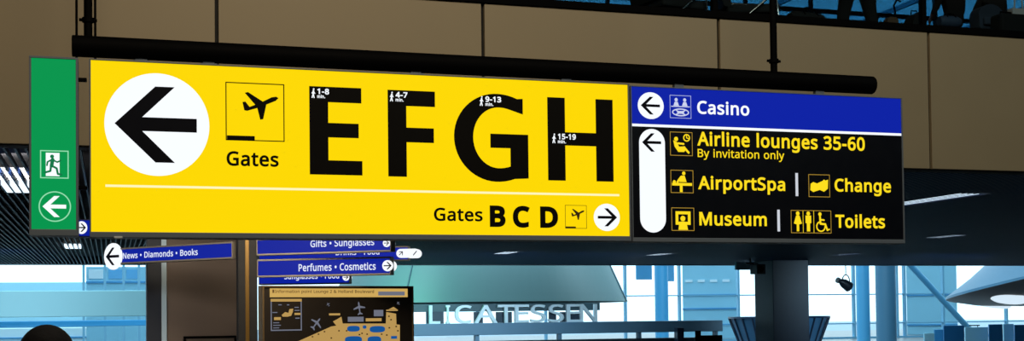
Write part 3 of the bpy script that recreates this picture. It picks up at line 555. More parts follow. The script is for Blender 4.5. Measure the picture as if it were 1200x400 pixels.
for u in (.42, 1.0, 2.9, 4.4, 5.6, 7.2):
    b = MB(); b.box(u - 3.85 - .05, u - 3.85 + .05, -.03, .03, -.026 if u < 5 else -.045, .03, .005)
    b.box(u - 3.85 - .07, u - 3.85 + .07, -.07, .05, -.026 if u < 5 else -.045, -.014 if u < 5 else -.035, .003)
    b.build('hanger_bracket', frame_grey, t, True)

# ---- yellow gate sign
S = Sign('gate_sign', 'big backlit yellow sign with black letters EFGH, BCD and a white left arrow disc', 'sign', 422, 281)
a, b = S.at(105, 276), S.at(739.5, 276)
x0, x1 = a[0], b[0]
zb, zt_ = S.at(422, 280.6)[1], S.at(107, 69)[1]
hb = S.at(107, 271.3)[1] - .004
k = .016
h = MB()
h.box(x0, x1, .006, D_BOX, zb, zt_, .004)
h.box(x0, x1, -.012, .02, zb, hb, .004); h.box(x0, x1, -.012, .02, zt_ - k * .7, zt_, .003)
h.box(x0, x0 + k * .8, -.012, .02, hb, zt_ - k * .7, .003); h.box(x1 - k, x1, -.012, .02, hb, zt_ - k * .7, .003)
h.build('housing', frame_grey, S.o)
MB().box(x0 + k * .6, x1 - k * .8, -.0, .012, hb - .002, zt_ - k * .5).build('face', yellow, S.o)
d = S.at(138.5, 278.5)
MB().box(d[0] - .035, d[0] + .035, -.02, -.008, d[1] - .009, d[1] + .009, .003).build('latch', P('white_latch', (215, 220, 225), .4), S.o)

c = S.at(184.5, 146.2)
rx, rz = abs(S.at(246, 146)[0] - S.at(123, 146)[0]) / 2, (S.at(184, 86)[1] - S.at(184, 206.3)[1]) / 2
disc = Flat(-.003).ell(c[0], c[1], rx, rz, 80).build('arrow_disc', white, S.o)
arrow(Flat(-.006), c[0] - .004, c[1], rx, rz).build('arrow', navy_vinyl, disc)
fl = Flat(); plane_icon(S, fl, 264.5, 96, 333.5, 164.5, .009); fl.build('pictogram', vinyl, S.o)
fl = Flat(); S.text(fl, 'Gates', 265.5, 326.5, 194.3, 17, 24); fl.build('lettering', vinyl, S.o)


def block(pxs):
    """big capital from corners in px at a reference column"""
    fl = Flat()
    for l in pxs:
        fl.poly(l)
    return fl


def letter_frame(xl, xr, yt, yb):
    a, b, c = S.at(xl, yb), S.at(xr, yb), S.at(xl, yt)
    return lambda x, y: (a[0] + x * (b[0] - a[0]), a[1] + (1 - y) * (c[1] - a[1]))


q = letter_frame(363, 424.7, 101, 204.6)
LE = Flat().poly([q(x, y) for x, y in [(0, 1), (1, 1), (1, .835), (.355, .835), (.355, .575), (.935, .575), (.935, .41), (.355, .41), (.355, .175), (.99, .175), (.99, 0), (0, 0)]]).build('lettering', vinyl, S.o)
q = letter_frame(455, 510.5, 105.3, 207)
LF = Flat().poly([q(x, y) for x, y in [(0, 1), (.39, 1), (.39, .60), (.97, .60), (.97, .43), (.39, .43), (.39, .18), (1, .18), (1, 0), (0, 0)]]).build('lettering', vinyl, S.o)
# G: thick bowl with a flat spur
q = letter_frame(532.5, 619.5, 108, 212.3)
pts_o, pts_i = [], []
for i in range(41):
    tt = R(58) + (R(298) - R(58)) * i / 40
    pts_o.append((.575 + .575 * math.cos(tt) * (1.0 if math.cos(tt) < 0 else 1.10), .5 - .5 * math.sin(tt)))
    pts_i.append((.60 + .345 * math.cos(tt) * (1.0 if math.cos(tt) < 0 else 1.25), .5 - .345 * math.sin(tt)))
outer = [(.93, .045)] + pts_o[1:-1] + [(1.0, .955), (1.0, .455), (.485, .455), (.485, .615), (.755, .615), (.755, .825)]
inner = list(reversed(pts_i[2:-1])) + [(.93, .225)]
LG = Flat().poly([q(x, y) for x, y in outer + inner]).build('lettering', vinyl, S.o)
q = letter_frame(642.3, 719, 114, 211.6)
LH = Flat().poly([q(x, y) for x, y in [(0, 1), (.265, 1), (.265, .575), (.735, .575), (.735, 1), (1, 1), (1, 0), (.735, 0), (.735, .415), (.265, .415), (.265, 0), (0, 0)]]).build('lettering', vinyl, S.o)
for par, (mx, my, tw, num) in ((LE, (364, 103, 14, '1-8')), (LF, (455.8, 107, 14, '4-7')), (LG, (561, 112.2, 18.5, '9-13')), (LH, (646, 156, 21, '15-19'))):
    fl = Flat(-.006)
    walker(fl, icon(S, mx, my, mx + 6.5, my + 12), .0098)
    S.text(fl, num, mx + 7.6, mx + 7.6 + tw, my + 7.4, 6.6, 34)
    S.text(fl, 'min.', mx + 7.6, mx + 17, my + 12, 3.9, 34)
    fl.build('walking_time', white, par)

a, b = S.at(123.5, 219.2), S.at(725.5, 219.2)
zz = S.at(123.5, 216.4)[1]
Flat().rect(a[0], a[1], b[0], zz).build('divider_line', wline, S.o)
fl = Flat(); S.text(fl, 'Gates', 508.5, 565.5, 259, 15.3, 22); fl.build('lettering', vinyl, S.o)
for ch, xa, xb, yb in (('B', 574, 592.5, 266.2), ('C', 601, 621, 266.8), ('D', 633, 654, 267.3)):
    fl = Flat(); S.text(fl, ch, xa, xb, yb, 25.2, 46); fl.build('lettering', vinyl, S.o)
fl = Flat(); plane_icon(S, fl, 662.3, 240.5, 687.6, 268, .0045); fl.build('pictogram', P('brown_vinyl', (88, 66, 10), .5), S.o)
c = S.at(711, 255)
rx, rz = abs(S.at(726.3, 255)[0] - S.at(695.7, 255)[0]) / 2, (S.at(711, 239)[1] - S.at(711, 271)[1]) / 2
disc = Flat(-.003).ell(c[0], c[1], rx, rz, 60).build('arrow_disc', white, S.o)
arrow(Flat(-.006), c[0], c[1], rx, rz, ARROW_THIN, -1).build('arrow', navy_vinyl, disc)

# ---- blue and navy services sign
S = Sign('services_sign', 'dark navy sign with blue Casino strip on top, yellow lettering, right of yellow sign', 'sign', 900, 283)
a, b = S.at(741, 281), S.at(1060, 281)
x0, x1 = a[0], b[0]
zb, zt_ = S.at(900, 284.6)[1], S.at(742, 100.5)[1]
hb = S.at(744, 278.6)[1]
zl0, zl1 = S.at(742, 148)[1], S.at(742, 145)[1]
h = MB()
h.box(x0, x1, .006, D_BOX, zb, zt_, .004)
h.box(x0, x1, -.012, .02, zb, hb, .004); h.box(x0, x1, -.012, .02, zt_ - k * .6, zt_, .003)
h.box(x0, x0 + k * .7, -.012, .02, hb, zt_ - k * .6, .003); h.box(x1 - k * .9, x1, -.012, .02, hb, zt_ - k * .6, .003)
h.build('housing', frame_grey, S.o)
MB().box(x0 + k * .5, x1 - k * .6, 0, .012, hb - .002, zl0 + .001).build('navy_face', dark_panel, S.o)
MB().box(x0 + k * .5, x1 - k * .6, 0, .012, zl1 - .001, zt_ - k * .4).build('blue_face', blue, S.o)
MB().box(x0 + k * .5, x1 - k * .6, -.002, .012, zl0, zl1).build('divider_strip', white, S.o)

c = S.at(762.5, 124)
rx, rz = abs(S.at(777.7, 124)[0] - S.at(747.3, 124)[0]) / 2, (S.at(762, 108.4)[1] - S.at(762, 139.8)[1]) / 2
disc = Flat(-.003).ell(c[0], c[1], rx, rz, 60).build('arrow_disc', white, S.o)
arrow(Flat(-.006), c[0], c[1], rx, rz, ARROW_THIN).build('arrow', navy_vinyl, disc)
fl = Flat(-.003)
a, b = S.at(748.8, 167), S.at(779, 167)
r = (b[0] - a[0]) / 2
ztop, zbot = S.at(763, 151.3)[1], S.at(763, 272.8)[1]
pill = []
for i in range(25):
    tt = math.pi * i / 24
    pill.append((a[0] + r + r * math.cos(tt), ztop - r + r * math.sin(tt)))
for i in range(25):
    tt = math.pi + math.pi * i / 24
    pill.append((a[0] + r + r * math.cos(tt), zbot + r + r * math.sin(tt)))
pl = fl.poly(pill).build('arrow_disc', white, S.o)
arrow(Flat(-.006), a[0] + r, S.at(763, 167.2)[1], r, r, ARROW_THIN).build('arrow', navy_vinyl, pl)

for txt, xa, xb, yb, cap, m, bd in (('Casino', 817, 878, 133.4, 15.2, white, 22), ('Airline lounges 35-60', 817, 1013.3, 170.8, 16.4, ytext, 24),
                                    ('By invitation only', 817.5, 919, 184.2, 9.6, ytext, 10), ('AirportSpa', 818, 920, 222, 15.6, ytext, 24),
                                    ('Change', 978, 1044, 224.6, 15, ytext, 24), ('Museum', 819.5, 898.5, 264.4, 15.8, ytext, 24),
                                    ('Toilets', 979, 1037, 267.2, 15.4, ytext, 24)):
    S.words(txt, xa, xb, yb, cap, bd, m)
for xa, ya, yb in ((932.3, 203, 230), (911, 246, 271.5)):
    p, q_ = S.at(xa, yb), S.at(xa + 2.6, ya)
    Flat().rect(p[0], p[1], q_[0], S.at(xa, ya)[1]).build('divider_bar', P('pale_bar', (200, 205, 215), .4) if False else E('lit_grey_bar', (205, 210, 220)), S.o)


def pict(x0, y0, x1, y1, mline, mfill, draw, w=.006):
    q = icon(S, x0, y0, x1, y1)
    fl = Flat()
    a, b = q(0, 1), q(1, 0)
    fl.outline(a[0], a[1], b[0], b[1], w)
    o = fl.build('pictogram', mline, S.o)
    fl = Flat()
    draw(fl, q, (b[0] - a[0]))
    fl.build('symbol', mfill, o)


def d_casino(fl, q, s):
    for x in (.3, .7):
        h = q(x, .2); fl.ell(h[0], h[1], s * .075, s * .08, 16)
        fl.poly([q(x - .13, .46), q(x + .13, .46), q(x + .07, .29), q(x - .07, .29)])
    c0, c1 = q(.06, .51), q(.94, .47); fl.rect(c0[0], c0[1], c1[0], c1[1])
    c = q(.5, .74); fl.ring(c[0], c[1], s * .40, s * .17, s * .055); fl.ell(c[0], c[1], s * .17, s * .06, 20)
    fl.line(q(.30, .66), q(.70, .83), s * .045); fl.line(q(.70, .66), q(.30, .83), s * .045)


def d_lounge(fl, q, s):
    h = q(.27, .30); fl.ell(h[0], h[1], s * .09, s * .09, 18)
    fl.poly([q(.14, .36), q(.30, .42), q(.40, .62), q(.66, .60), q(.72, .70), q(.62, .84), q(.36, .84), q(.20, .62)])
    fl.line(q(.62, .64), q(.82, .86), s * .09)
    fl.line(q(.36, .48), q(.60, .50), s * .08)
    c = q(.74, .24); fl.ring(c[0], c[1], s * .155, s * .155, s * .05); fl.line(q(.74, .24), q(.74, .15), s * .04); fl.line(q(.74, .24), q(.82, .27), s * .04)


def d_spa(fl, q, s):
    h = q(.58, .14); fl.ell(h[0], h[1], s * .075, s * .075, 16)
    fl.poly([q(.46, .24), q(.62, .24), q(.70, .52), q(.38, .52)])
    fl.line(q(.46, .30), q(.30, .52), s * .09)
    c0, c1 = q(.06, .68), q(.94, .56); fl.rect(c0[0], c0[1], c1[0], c1[1])
    h = q(.16, .52); fl.ell(h[0], h[1], s * .07, s * .07, 16)
    c0, c1 = q(.40, .96), q(.52, .68); fl.rect(c0[0], c0[1], c1[0], c1[1])


def d_museum(fl, q, s):
    a, b = q(.18, .74), q(.84, .16); fl.outline(a[0], a[1], b[0], b[1], s * .12)
    h = q(.50, .47); fl.ell(h[0], h[1], s * .11, s * .11, 18)
    fl.poly([q(.30, .96), q(.72, .96), q(.66, .66), q(.58, .60), q(.42, .60), q(.34, .66)])


def d_change(fl, q, s):
    fl.poly([q(.10, .42), q(.22, .34), q(.40, .40), q(.66, .28), q(.72, .22), q(.80, .26), q(.92, .22), q(.90, .62), q(.72, .76), q(.52, .68), q(.22, .78), q(.08, .70)])


def d_toilets(fl, q, s):
    for x in (.17, .43):
        h = q(x, .14); fl.ell(h[0], h[1], s * .045, s * .045, 14)
    fl.poly([q(.13, .23), q(.21, .23), q(.27, .58), q(.20, .62), q(.20, .92), q(.14, .92), q(.14, .62), q(.07, .58)])
    fl.poly([q(.36, .23), q(.50, .23), q(.50, .55), q(.47, .58), q(.47, .92), q(.39, .92), q(.39, .58), q(.36, .55)])
    h = q(.72, .16); fl.ell(h[0], h[1], s * .042, s * .042, 14)
    fl.line(q(.72, .26), q(.73, .58), s * .045); fl.line(q(.73, .40), q(.82, .42), s * .035)
    fl.line(q(.73, .58), q(.85, .60), s * .045); fl.line(q(.85, .60), q(.90, .86), s * .04); fl.line(q(.90, .86), q(.95, .82), s * .03)
    c = q(.74, .70)
    n = 26
    for i in range(n):
        a0, a1 = R(110) + R(255) * i / n, R(110) + R(255) * (i + 1) / n
        fl.line((c[0] + s * .105 * math.cos(a0), c[1] + s * .105 * math.sin(a0)), (c[0] + s * .105 * math.cos(a1), c[1] + s * .105 * math.sin(a1)), s * .03)
    for x in (.30, .565):
        a, b = q(x - .006, .98), q(x + .006, .02); fl.rect(a[0], a[1], b[0], b[1])


pict(785, 111.3, 810, 138.4, E('lit_pale_blue_outline', (170, 180, 225)), E('lit_soft_white', (205, 212, 240)), d_casino)
pict(785.3, 154.4, 811.6, 182.4, yframe, ytext, d_lounge)
pict(786, 199.2, 812.6, 226.2, yframe, ytext, d_spa)
pict(787, 243.4, 813.6, 270.6, yframe, ytext, d_museum)
pict(947.6, 204.4, 972.6, 231, yframe, ytext, d_change)
pict(927, 246.4, 974.2, 273.4, yframe, ytext, d_toilets)

# ---- green emergency exit sign
S = Sign('exit_sign', 'tall narrow green emergency exit sign left of the yellow sign', 'sign', 63, 274)
a, b = S.at(34.2, 273), S.at(92, 273)
x0, x1 = a[0], b[0]
zb, zt_ = S.at(63, 276.5)[1], S.at(34, 65.2)[1]
hb = S.at(63, 269)[1]
h = MB()
h.box(x0, x1, .006, D_BOX, zb, zt_, .004)
h.box(x0, x1, -.012, .02, zb, hb, .004); h.box(x0, x1, -.012, .02, zt_ - .018, zt_, .003)
h.box(x0, x0 + .018, -.012, .02, hb, zt_ - .018, .003); h.box(x1 - .02, x1, -.012, .02, hb, zt_ - .018, .003)
h.build('housing', frame_grey, S.o)
MB().box(x0 + .012, x1 - .014, 0, .012, hb - .002, zt_ - .01).build('face', green, S.o)
q = icon(S, 47, 176, 80.5, 209)
fl = Flat(-.003); a, b = q(0, 1), q(1, 0); fl.outline(a[0], a[1], b[0], b[1], .009)
pic = fl.build('pictogram', wgreen, S.o)
a, b = q(.2, .92), q(.68, .09); door = Flat(-.004).rect(a[0], a[1], b[0], b[1]).build('door_symbol', white, pic)
fl = Flat(-.007)
s_ = q(1, 0)[0] - q(0, 0)[0]
c = q(.42, .22); fl.ell(c[0], c[1], s_ * .07, s_ * .07, 18)
fl.line(q(.44, .33), q(.40, .56), s_ * .13)
fl.path([q(.44, .34), q(.60, .42), q(.72, .36)], s_ * .06)
fl.path([q(.40, .34), q(.26, .42), q(.24, .54)], s_ * .06)
fl.path([q(.42, .56), q(.58, .64), q(.62, .84), q(.74, .86)], s_ * .075)
fl.path([q(.38, .56), q(.36, .74), q(.16, .80)], s_ * .075)
fl.build('running_figure', E('lit_mid_green', (20, 120, 72)), pic)
c = S.at(64.3, 242.3)
rr = abs(S.at(83.4, 242)[0] - S.at(45.3, 242)[0]) / 2
ring = Flat(-.003).ring(c[0], c[1], rr, rr, .010, 56).build('arrow_ring', wgreen, S.o)
arrow(Flat(-.004), c[0] - .002, c[1], rr * .93, rr * .93).build('arrow', white, ring)
a = S.at(97, 92)
MB().box(x1 - .01, x1 + .07, .06, .12, a[1] - .012, a[1] + .018, .004).build('side_bracket', black, S.o)
a = S.at(97, 262)
MB().box(x1 - .01, x1 + .07, .06, .12, a[1] + .3, a[1] + .33, .004).build('side_bracket', black, S.o)

# ---- little blue sign seen in the gap between the green and yellow boxes
S = Sign('direction_sign', 'small blue sign with white arrow disc in gap under green exit sign', 'sign', 98, 275, .9)
a, b = S.at(82, 280), S.at(120, 255)
MB().box(a[0], b[0], .01, .16, S.at(98, 278)[1], S.at(98, 257)[1], .006).build('housing', frame_grey, S.o)
MB().box(a[0] + .01, b[0] - .01, 0, .012, S.at(98, 276.5)[1], S.at(98, 258.5)[1]).build('face', blue_finger, S.o)
c = S.at(95.6, 267)
rr = S.at(96, 259.5)[1] - c[1]
dd = Flat(-.003).ell(c[0], c[1], rr * .85, rr, 40).build('arrow_disc', white, S.o)
arrow(Flat(-.006), c[0], c[1], rr * .85, rr, ARROW_THIN, -1).build('arrow', navy_vinyl, dd)
for xx in (a[0] + .06, b[0] - .06):
    MB().tube([(xx, .08, S.at(98, 257.4)[1]), (xx, .08, ROOF - S.z)], .012, 10).build('hanger_rod', black, S.o, True)

# ================================================================ FINGER SIGNS ON THE POST
PO = 6.0
pu0, pu1 = hit(278, 340, PO)[0], hit(300.5, 340, PO)[0]
pc, pw = (pu0 + pu1) / 2, (pu1 - pu0)
CEIL = 3.45
t = thing('sign_post', 'dark square pillar with a brass strip carrying the shop finger signs', 'post', W(pc, PO, 0))
MB().box(-pw / 2, pw / 2, -pw / 2, pw / 2, 0, CEIL - .005, .008).build('shaft', P('post_black', (3, 3, 4), .8), t)
sx = hit(288.6, 340, PO)[0] - pc
MB().box(sx - .026, sx + .026, -pw / 2 - .008, -pw / 2 + .01, .02, CEIL - .02, .004).build('brass_strip', P('brass', (104, 78, 28), .45, .5), t)
MB().box(-pw / 2 - .06, pw / 2 + .06, -pw / 2 - .06, pw / 2 + .06, 0, .02, .005).build('base_plate', black, t)
POST = W(pc, PO, 0)


def finger(label, side, px_in, px_out, py_in, hpx, yaw, txt, tx0, tx1, cap, tb, n_off=0.0, lit=True, pill=None, arrow_d=None, wdisc=None):
    """arm of the finger post: px along it are measured on the arm's own upright plane"""
    ux, uy = math.cos(yaw), math.sin(yaw)
    base = POST + Vector((NX, NY, 0)) * n_off

    def loc(x, y):
        d = ray(x, y)
        nx, ny = -uy, ux
        k_ = (base.x * nx + base.y * ny) / (d.x * nx + d.y * ny)
        p = d * k_
        return ((p.x - base.x) * ux + (p.y - base.y) * uy, p.z + EYE)
    a, b = loc(px_in, py_in), loc(px_out, py_in)
    xin, xout = a[0], b[0]
    zc = a[1]
    hh = abs(loc(px_in, py_in - hpx / 2)[1] - zc)
    o = thing('finger_sign', label, 'sign', (base.x, base.y, zc - hh), yaw, 'shop finger signs on the post')
    x0, x1 = min(xin, xout), max(xin, xout)
    dep = .14
    f = MB()
    f.box(x0, x1, -dep / 2 + .01, dep / 2, 0, 2 * hh, .008)
    tk = hh * .2
    f.box(x0, x1, -dep / 2 - .01, -dep / 2 + .02, 0, tk, .004); f.box(x0, x1, -dep / 2 - .01, -dep / 2 + .02, 2 * hh - tk, 2 * hh, .004)
    f.box(x0, x0 + tk * .5, -dep / 2 - .01, -dep / 2 + .02, tk, 2 * hh - tk, .003); f.box(x1 - tk * .5, x1, -dep / 2 - .01, -dep / 2 + .02, tk, 2 * hh - tk, .003)
    f.build('housing', P('finger_housing', (112, 106, 94), .5), o)
    MB().box(x0 + tk * .4, x1 - tk * .4, -dep / 2, -dep / 2 + .012, tk * .9, 2 * hh - tk * .9).build('face', blue_finger, o)
    y_ = -dep / 2 - .004
    if txt:
        ta, tb_ = loc(tx0, py_in)[0], loc(tx1, py_in)[0]
        ch = abs(loc((tx0 + tx1) / 2, py_in - cap)[1] - loc((tx0 + tx1) / 2, py_in)[1])
        words(txt, ta, tb_, hh - ch * .5 + tb * hh, ch, 18, y_ - .002, E('lit_finger_white', (225, 232, 250)), o)
    if arrow_d is not None:
        cx_ = loc(wdisc[0], py_in)[0]
        r_ = abs(loc(wdisc[0], py_in - wdisc[1])[1] - zc)
        m = MB()
        m.lathe([(0, 0), (r_, 0), (r_, .016), (0, .016)], 40)
        m.v = [(cx_ + x, z - dep / 2 - .012, hh + y) for x, y, z in m.v]
        d_ = m.build('arrow_disc', white, o)
        if yaw > R(-25):
            m2 = MB(); m2.lathe([(0, 0), (r_, 0), (r_, .016), (0, .016)], 40)
            m2.v = [(cx_ + x, z + dep / 2 + .002, hh + y) for x, y, z in m2.v]
            m2.build('rear_disc', white, o)
        arrow(Flat(-dep / 2 - .015), cx_, hh, r_, r_, ARROW_THIN, arrow_d).build('arrow', navy_vinyl, d_)
    if pill:
        xa, xb = loc(pill[0], py_in)[0], loc(pill[1], py_in)[0]
        r_ = abs(loc(pill[0], py_in - pill[2])[1] - zc)
        pts = [(xb - r_ + r_ * math.cos(R(-90 + 180 * i / 16)), hh + r_ * math.sin(R(-90 + 180 * i / 16))) for i in range(17)]
        pts += [(xa + r_ + r_ * math.cos(R(90 + 180 * i / 16)), hh + r_ * math.sin(R(90 + 180 * i / 16))) for i in range(17)]
        d_ = MB().prism(pts, -dep / 2 - .024, dep / 2 + .02).build('arrow_disc', white, o)
        fl = Flat(-dep / 2 - .028)
        arrow(fl, xa + r_ * 1.05, hh, r_ * .8, r_ * .8, ARROW_THIN, -1, R(-45))
        fl.build('arrow', navy_vinyl, d_)
        fl = Flat(-dep / 2 - .028)
        fl.line((xb - r_ * 1.35, hh - r_ * .4), (xb - r_ * .65, hh + r_ * .4), r_ * .2)
        fl.build('slash_mark', navy_vinyl, d_)
    return o


YL, YR = R(-33), R(-13)
finger('blue finger sign reading News, Diamonds, Books, left of the dark post', -1, 277, 137, 293.6, 20, YL, 'News • Diamonds • Books', 149, 236.5, 7.0, .0, arrow_d=1, wdisc=(137.6, 8.2))
finger('upper blue finger sign reading Gifts and Sunglasses, right of the dark post', 1, 304, 461, 290.4, 19.5, R(-19), 'Gifts • Sunglasses', 367, 441.5, 8.0, .2, arrow_d=-1, wdisc=(456, 9.6))
finger('blue finger sign reading Perfumes and Cosmetics, above the map board', 1, 304, 460, 315.2, 21, YR, 'Perfumes • Cosmetics', 352.5, 442.5, 8.4, -.02, arrow_d=-1, wdisc=(456.5, 9.8))
finger('blue finger sign with white rounded arrow pill, peeping between the other two', 1, 305, 480, 300.4, 17, R(-6), 'Drinks • Food', 395, 446, 6.0, .25, n_off=.5, pill=(466, 493, 8.0))
finger('lowest dark blue finger sign, half hidden behind the map board', 1, 305, 411, 327, 15, R(-6), 'Sunglasses • Food', 335, 399, 6.2, .25, n_off=.55, arrow_d=-1, wdisc=(407, 5.6))

# ================================================================ MAP BOARD
MY = R(34)
mu, mz = hit(395, 400, 5.2)
mp = W(mu, 5.2, 0)


def mloc(x, y):
    ux, uy = math.cos(MY), math.sin(MY)
    d = ray(x, y)
    k_ = (-mp.x * uy + mp.y * ux) / (-d.x * uy + d.y * ux)
    p = d * k_
    return ((p.x - mp.x) * ux + (p.y - mp.y) * uy, p.z + EYE)


t = thing('map_board', 'lit terminal floor map board with sand coloured title strip below finger signs', 'map', mp, MY)
xl, xr = mloc(307.5, 365)[0], mloc(484.5, 365)[0]
zt_ = mloc(395, 335.3)[1]
zb = .62
f = MB()
f.box(xl, xr, .012, .14, zb, zt_, .006)
fw = .022
f.box(xl, xl + fw, -.012, .03, zb, zt_, .004); f.box(xr - fw, xr, -.012, .03, zb, zt_, .004)
f.box(xl + fw, xr - fw, -.012, .03, zt_ - fw, zt_, .004); f.box(xl + fw, xr - fw, -.012, .03, zb, zb + fw, .004)
f.build('frame', P('bronze_frame', (112, 92, 62), .4, .5), t)
MB().box(xl + fw * .7, xr - fw * .7, 0, .02, zb + fw * .7, zt_ - fw * .7).build('panel', P('map_ground', (26, 18, 8), .5), t)
for s in (xl + .2, xr - .2):
    MB().box(s - .04, s + .04, .03, .11, .012, zb + .02, .005).build('leg', black, t)
    MB().box(s - .06, s + .06, -.25, .39, 0, .014, .004).build('foot', black, t)
sand = E('lit_sand', (184, 148, 84))
grey_ink = E('lit_grey_blue', (120, 124, 140), .8)
mblue = E('lit_map_blue', (20, 82, 150))
brown_ink = P('map_brown_ink', (84, 60, 16), .6)
a, b = mloc(316, 347.8), mloc(477.5, 337.6)
ts = Flat(-.003).rect(a[0], mloc(395, 348.6)[1], b[0], mloc(395, 338.4)[1]).build('title_strip', E('lit_gold', (206, 168, 92)), t)
fl = Flat(-.006); hz = mloc(395, 340.0)[1] - mloc(395, 343.4)[1]
words('Information point Lounge 2 & Holland Boulevard', mloc(322, 344)[0], mloc(438, 344)[0], mloc(395, 343.6)[1], hz, 14, -.006, brown_ink, ts)
a = mloc(319, 342); fl.rect(a[0], mloc(395, 343.6)[1], a[0] + .025, mloc(395, 340)[1])
fl.build('title_mark', brown_ink, ts)
fl = Flat(-.006); x_ = mloc(443, 343)[0]; fl.rect(x_, mloc(460, 346.6)[1], mloc(474, 343)[0], mloc(460, 342)[1]); fl.build('legend_box', grey_ink, ts)
# inset plan
fl = Flat(-.003)
xa, xb, z0, z1 = mloc(317, 360)[0], mloc(353.5, 360)[0], mloc(335, 388)[1], mloc(335, 350.6)[1]
fl.outline(xa, z0, xb, z1, .016)
ins = fl.build('inset_plan', grey_ink, t)
fl = Flat(-.004); fl.rect(xa, z1 - .035, xb, z1)


def mrect(f, x0, y0, x1, y1):
    p, q_ = mloc(x0, y1), mloc(x1, y0); f.rect(p[0], p[1], q_[0], q_[1])


def mpoly(f, pts):
    f.poly([mloc(x, y) for x, y in pts])


mpoly(fl, [(330, 369.5), (334, 366), (338, 367), (339, 362.5), (343.5, 362), (343, 366), (341, 370.5), (337, 371.5), (331, 371.5)])
mrect(fl, 345, 367, 352, 369.5); mrect(fl, 321, 372, 329, 375.5)
fl.build('plan_shape', sand, ins)
fl = Flat(-.004)
for (x0, y0, x1, y1) in ((319, 366, 325, 367.2), (345, 360, 350, 361.2), (345, 363.5, 351, 364.7), (346, 372.5, 351, 374), (320, 378, 327, 379.2), (320, 381, 329, 382.2), (320, 384, 327, 385.2), (326, 357, 330, 358.2), (336, 357, 339, 358.2)):
    fl = Flat(-.004); mrect(fl, x0, y0, x1, y1)
    fl.build('plan_note', grey_ink, ins)
# floor plan
fl = Flat(-.003)
mpoly(fl, [(330, 410), (345, 402.2), (388, 383), (394, 382), (390, 377), (394, 375), (400, 371.5), (401.5, 379.5), (452, 379.5), (452.5, 366), (464, 368), (464.5, 380.5), (468.5, 381), (468.5, 410)])
plan = fl.build('floor_plan', sand, t)
for cx_, cy_, rx_, ry_ in ((414, 385.6, 7.4, 3.4), (442, 386.2, 9, 3.8), (414, 398.5, 10, 4.2), (438.5, 398.8, 8, 4.4), (427, 383.6, 2.2, 2.0)):
    c0, c1, c2 = mloc(cx_, cy_), mloc(cx_ + rx_, cy_), mloc(cx_, cy_ - ry_)
    r_x, r_z = c1[0] - c0[0], c2[1] - c0[1]
    fl = Flat(-.006)
    fl.poly([(c0[0] + r_x * math.copysign(abs(math.cos(a_)) ** .7, math.cos(a_)), c0[1] + r_z * math.copysign(abs(math.sin(a_)) ** .7, math.sin(a_))) for a_ in [2 * math.pi * i / 28 for i in range(28)]])
    fl.build('plan_zone', mblue, plan)
fl = Flat(-.006); mrect(fl, 458, 394, 465, 397.5); fl.build('plan_zone', mblue, plan)
fl = Flat(-.0065)
for x, y in ((424, 391), (430, 392), (421, 392.5), (447, 392), (453, 393), (456, 384.5), (464, 383), (466, 388), (406, 388), (455.5, 371), (458, 375), (397, 388), (388, 396.5), (373, 392), (366, 395), (380, 389)):
    fl = Flat(-.0065); mrect(fl, x - .9, y - .8, x + .9, y + .8)
    fl.build('plan_mark', brown_ink, plan)
PL2 = [(0, 1), (.12, .75), (.12, .35), (.95, .05), (.95, -.12), (.12, .0), (.08, -.6), (.4, -.85), (.4, -.98), (0, -.9), (-.4, -.98), (-.4, -.85), (-.08, -.6), (-.12, 0), (-.95, -.12), (-.95, .05), (-.12, .35), (-.12, .75)]
for cx_, cy_, rpx, an in ((421, 361.5, 8, 8), (370.5, 379.5, 8.2, -40), (384.5, 357, 2.5, 30), (466.5, 355.5, 2.2, 40)):
    c0 = mloc(cx_, cy_); r_ = mloc(cx_, cy_ - rpx)[1] - c0[1]
    fl = Flat(-.003)
    fl.poly([(c0[0] + r_ * (x * math.cos(R(an)) - z * math.sin(R(an))), c0[1] + r_ * (x * math.sin(R(an)) + z * math.cos(R(an)))) for x, z in PL2])
    fl.build('aircraft_symbol', grey_ink, t)
for r4, m_ in (((407.5, 371.5, 426, 377.5), grey_ink), ((438, 363.5, 449, 371), grey_ink), ((428.5, 373.2, 447, 377), sand), ((385.5, 367.5, 398.5, 370), sand), ((452.5, 363.2, 466, 364.8), sand)):
    fl = Flat(-.003); mrect(fl, *r4)
    fl.build('map_label', m_, t)
fl = Flat(-.003); mpoly(fl, [(455, 362.9), (461, 360), (465.5, 362.9)]); fl.build('map_label', sand, t)

# ================================================================ FASCIA, UPPER FLOOR
FO = 2.5
ZFB, ZFT = EYE + 1.838, EYE + 3.655
FAR = 31.5
UP = ZFT - .06
wf = struct('wall_front', MB().box(-14, 42, FO + .05, FO + .3, ZFB, ZFT), P('fascia_backing', (6, 6, 7), .7))
beige = P('beige_fascia_panel', (168, 152, 122), .55, 0, .04, 1.5, .02)
for i in range(-5, 14):
    u0 = 1.262 + 3.0 * (i - 1) + .02
    u1 = u0 + 3.0 - .04
    MB().box(u0, u1, FO, FO + .06, ZFB + .012, ZFT - .035, .004).build('panel', beige, wf)
struct('trim_1', MB().box(-14, 42, FO - .03, FO + .35, ZFT - .03, ZFT + .05, .004), black)
struct('floor_upper', MB().box(-14, 42, FO + .3, FAR, CEIL + .32, UP, 0), P('upper_floor_dark', (60, 62, 66), .5))

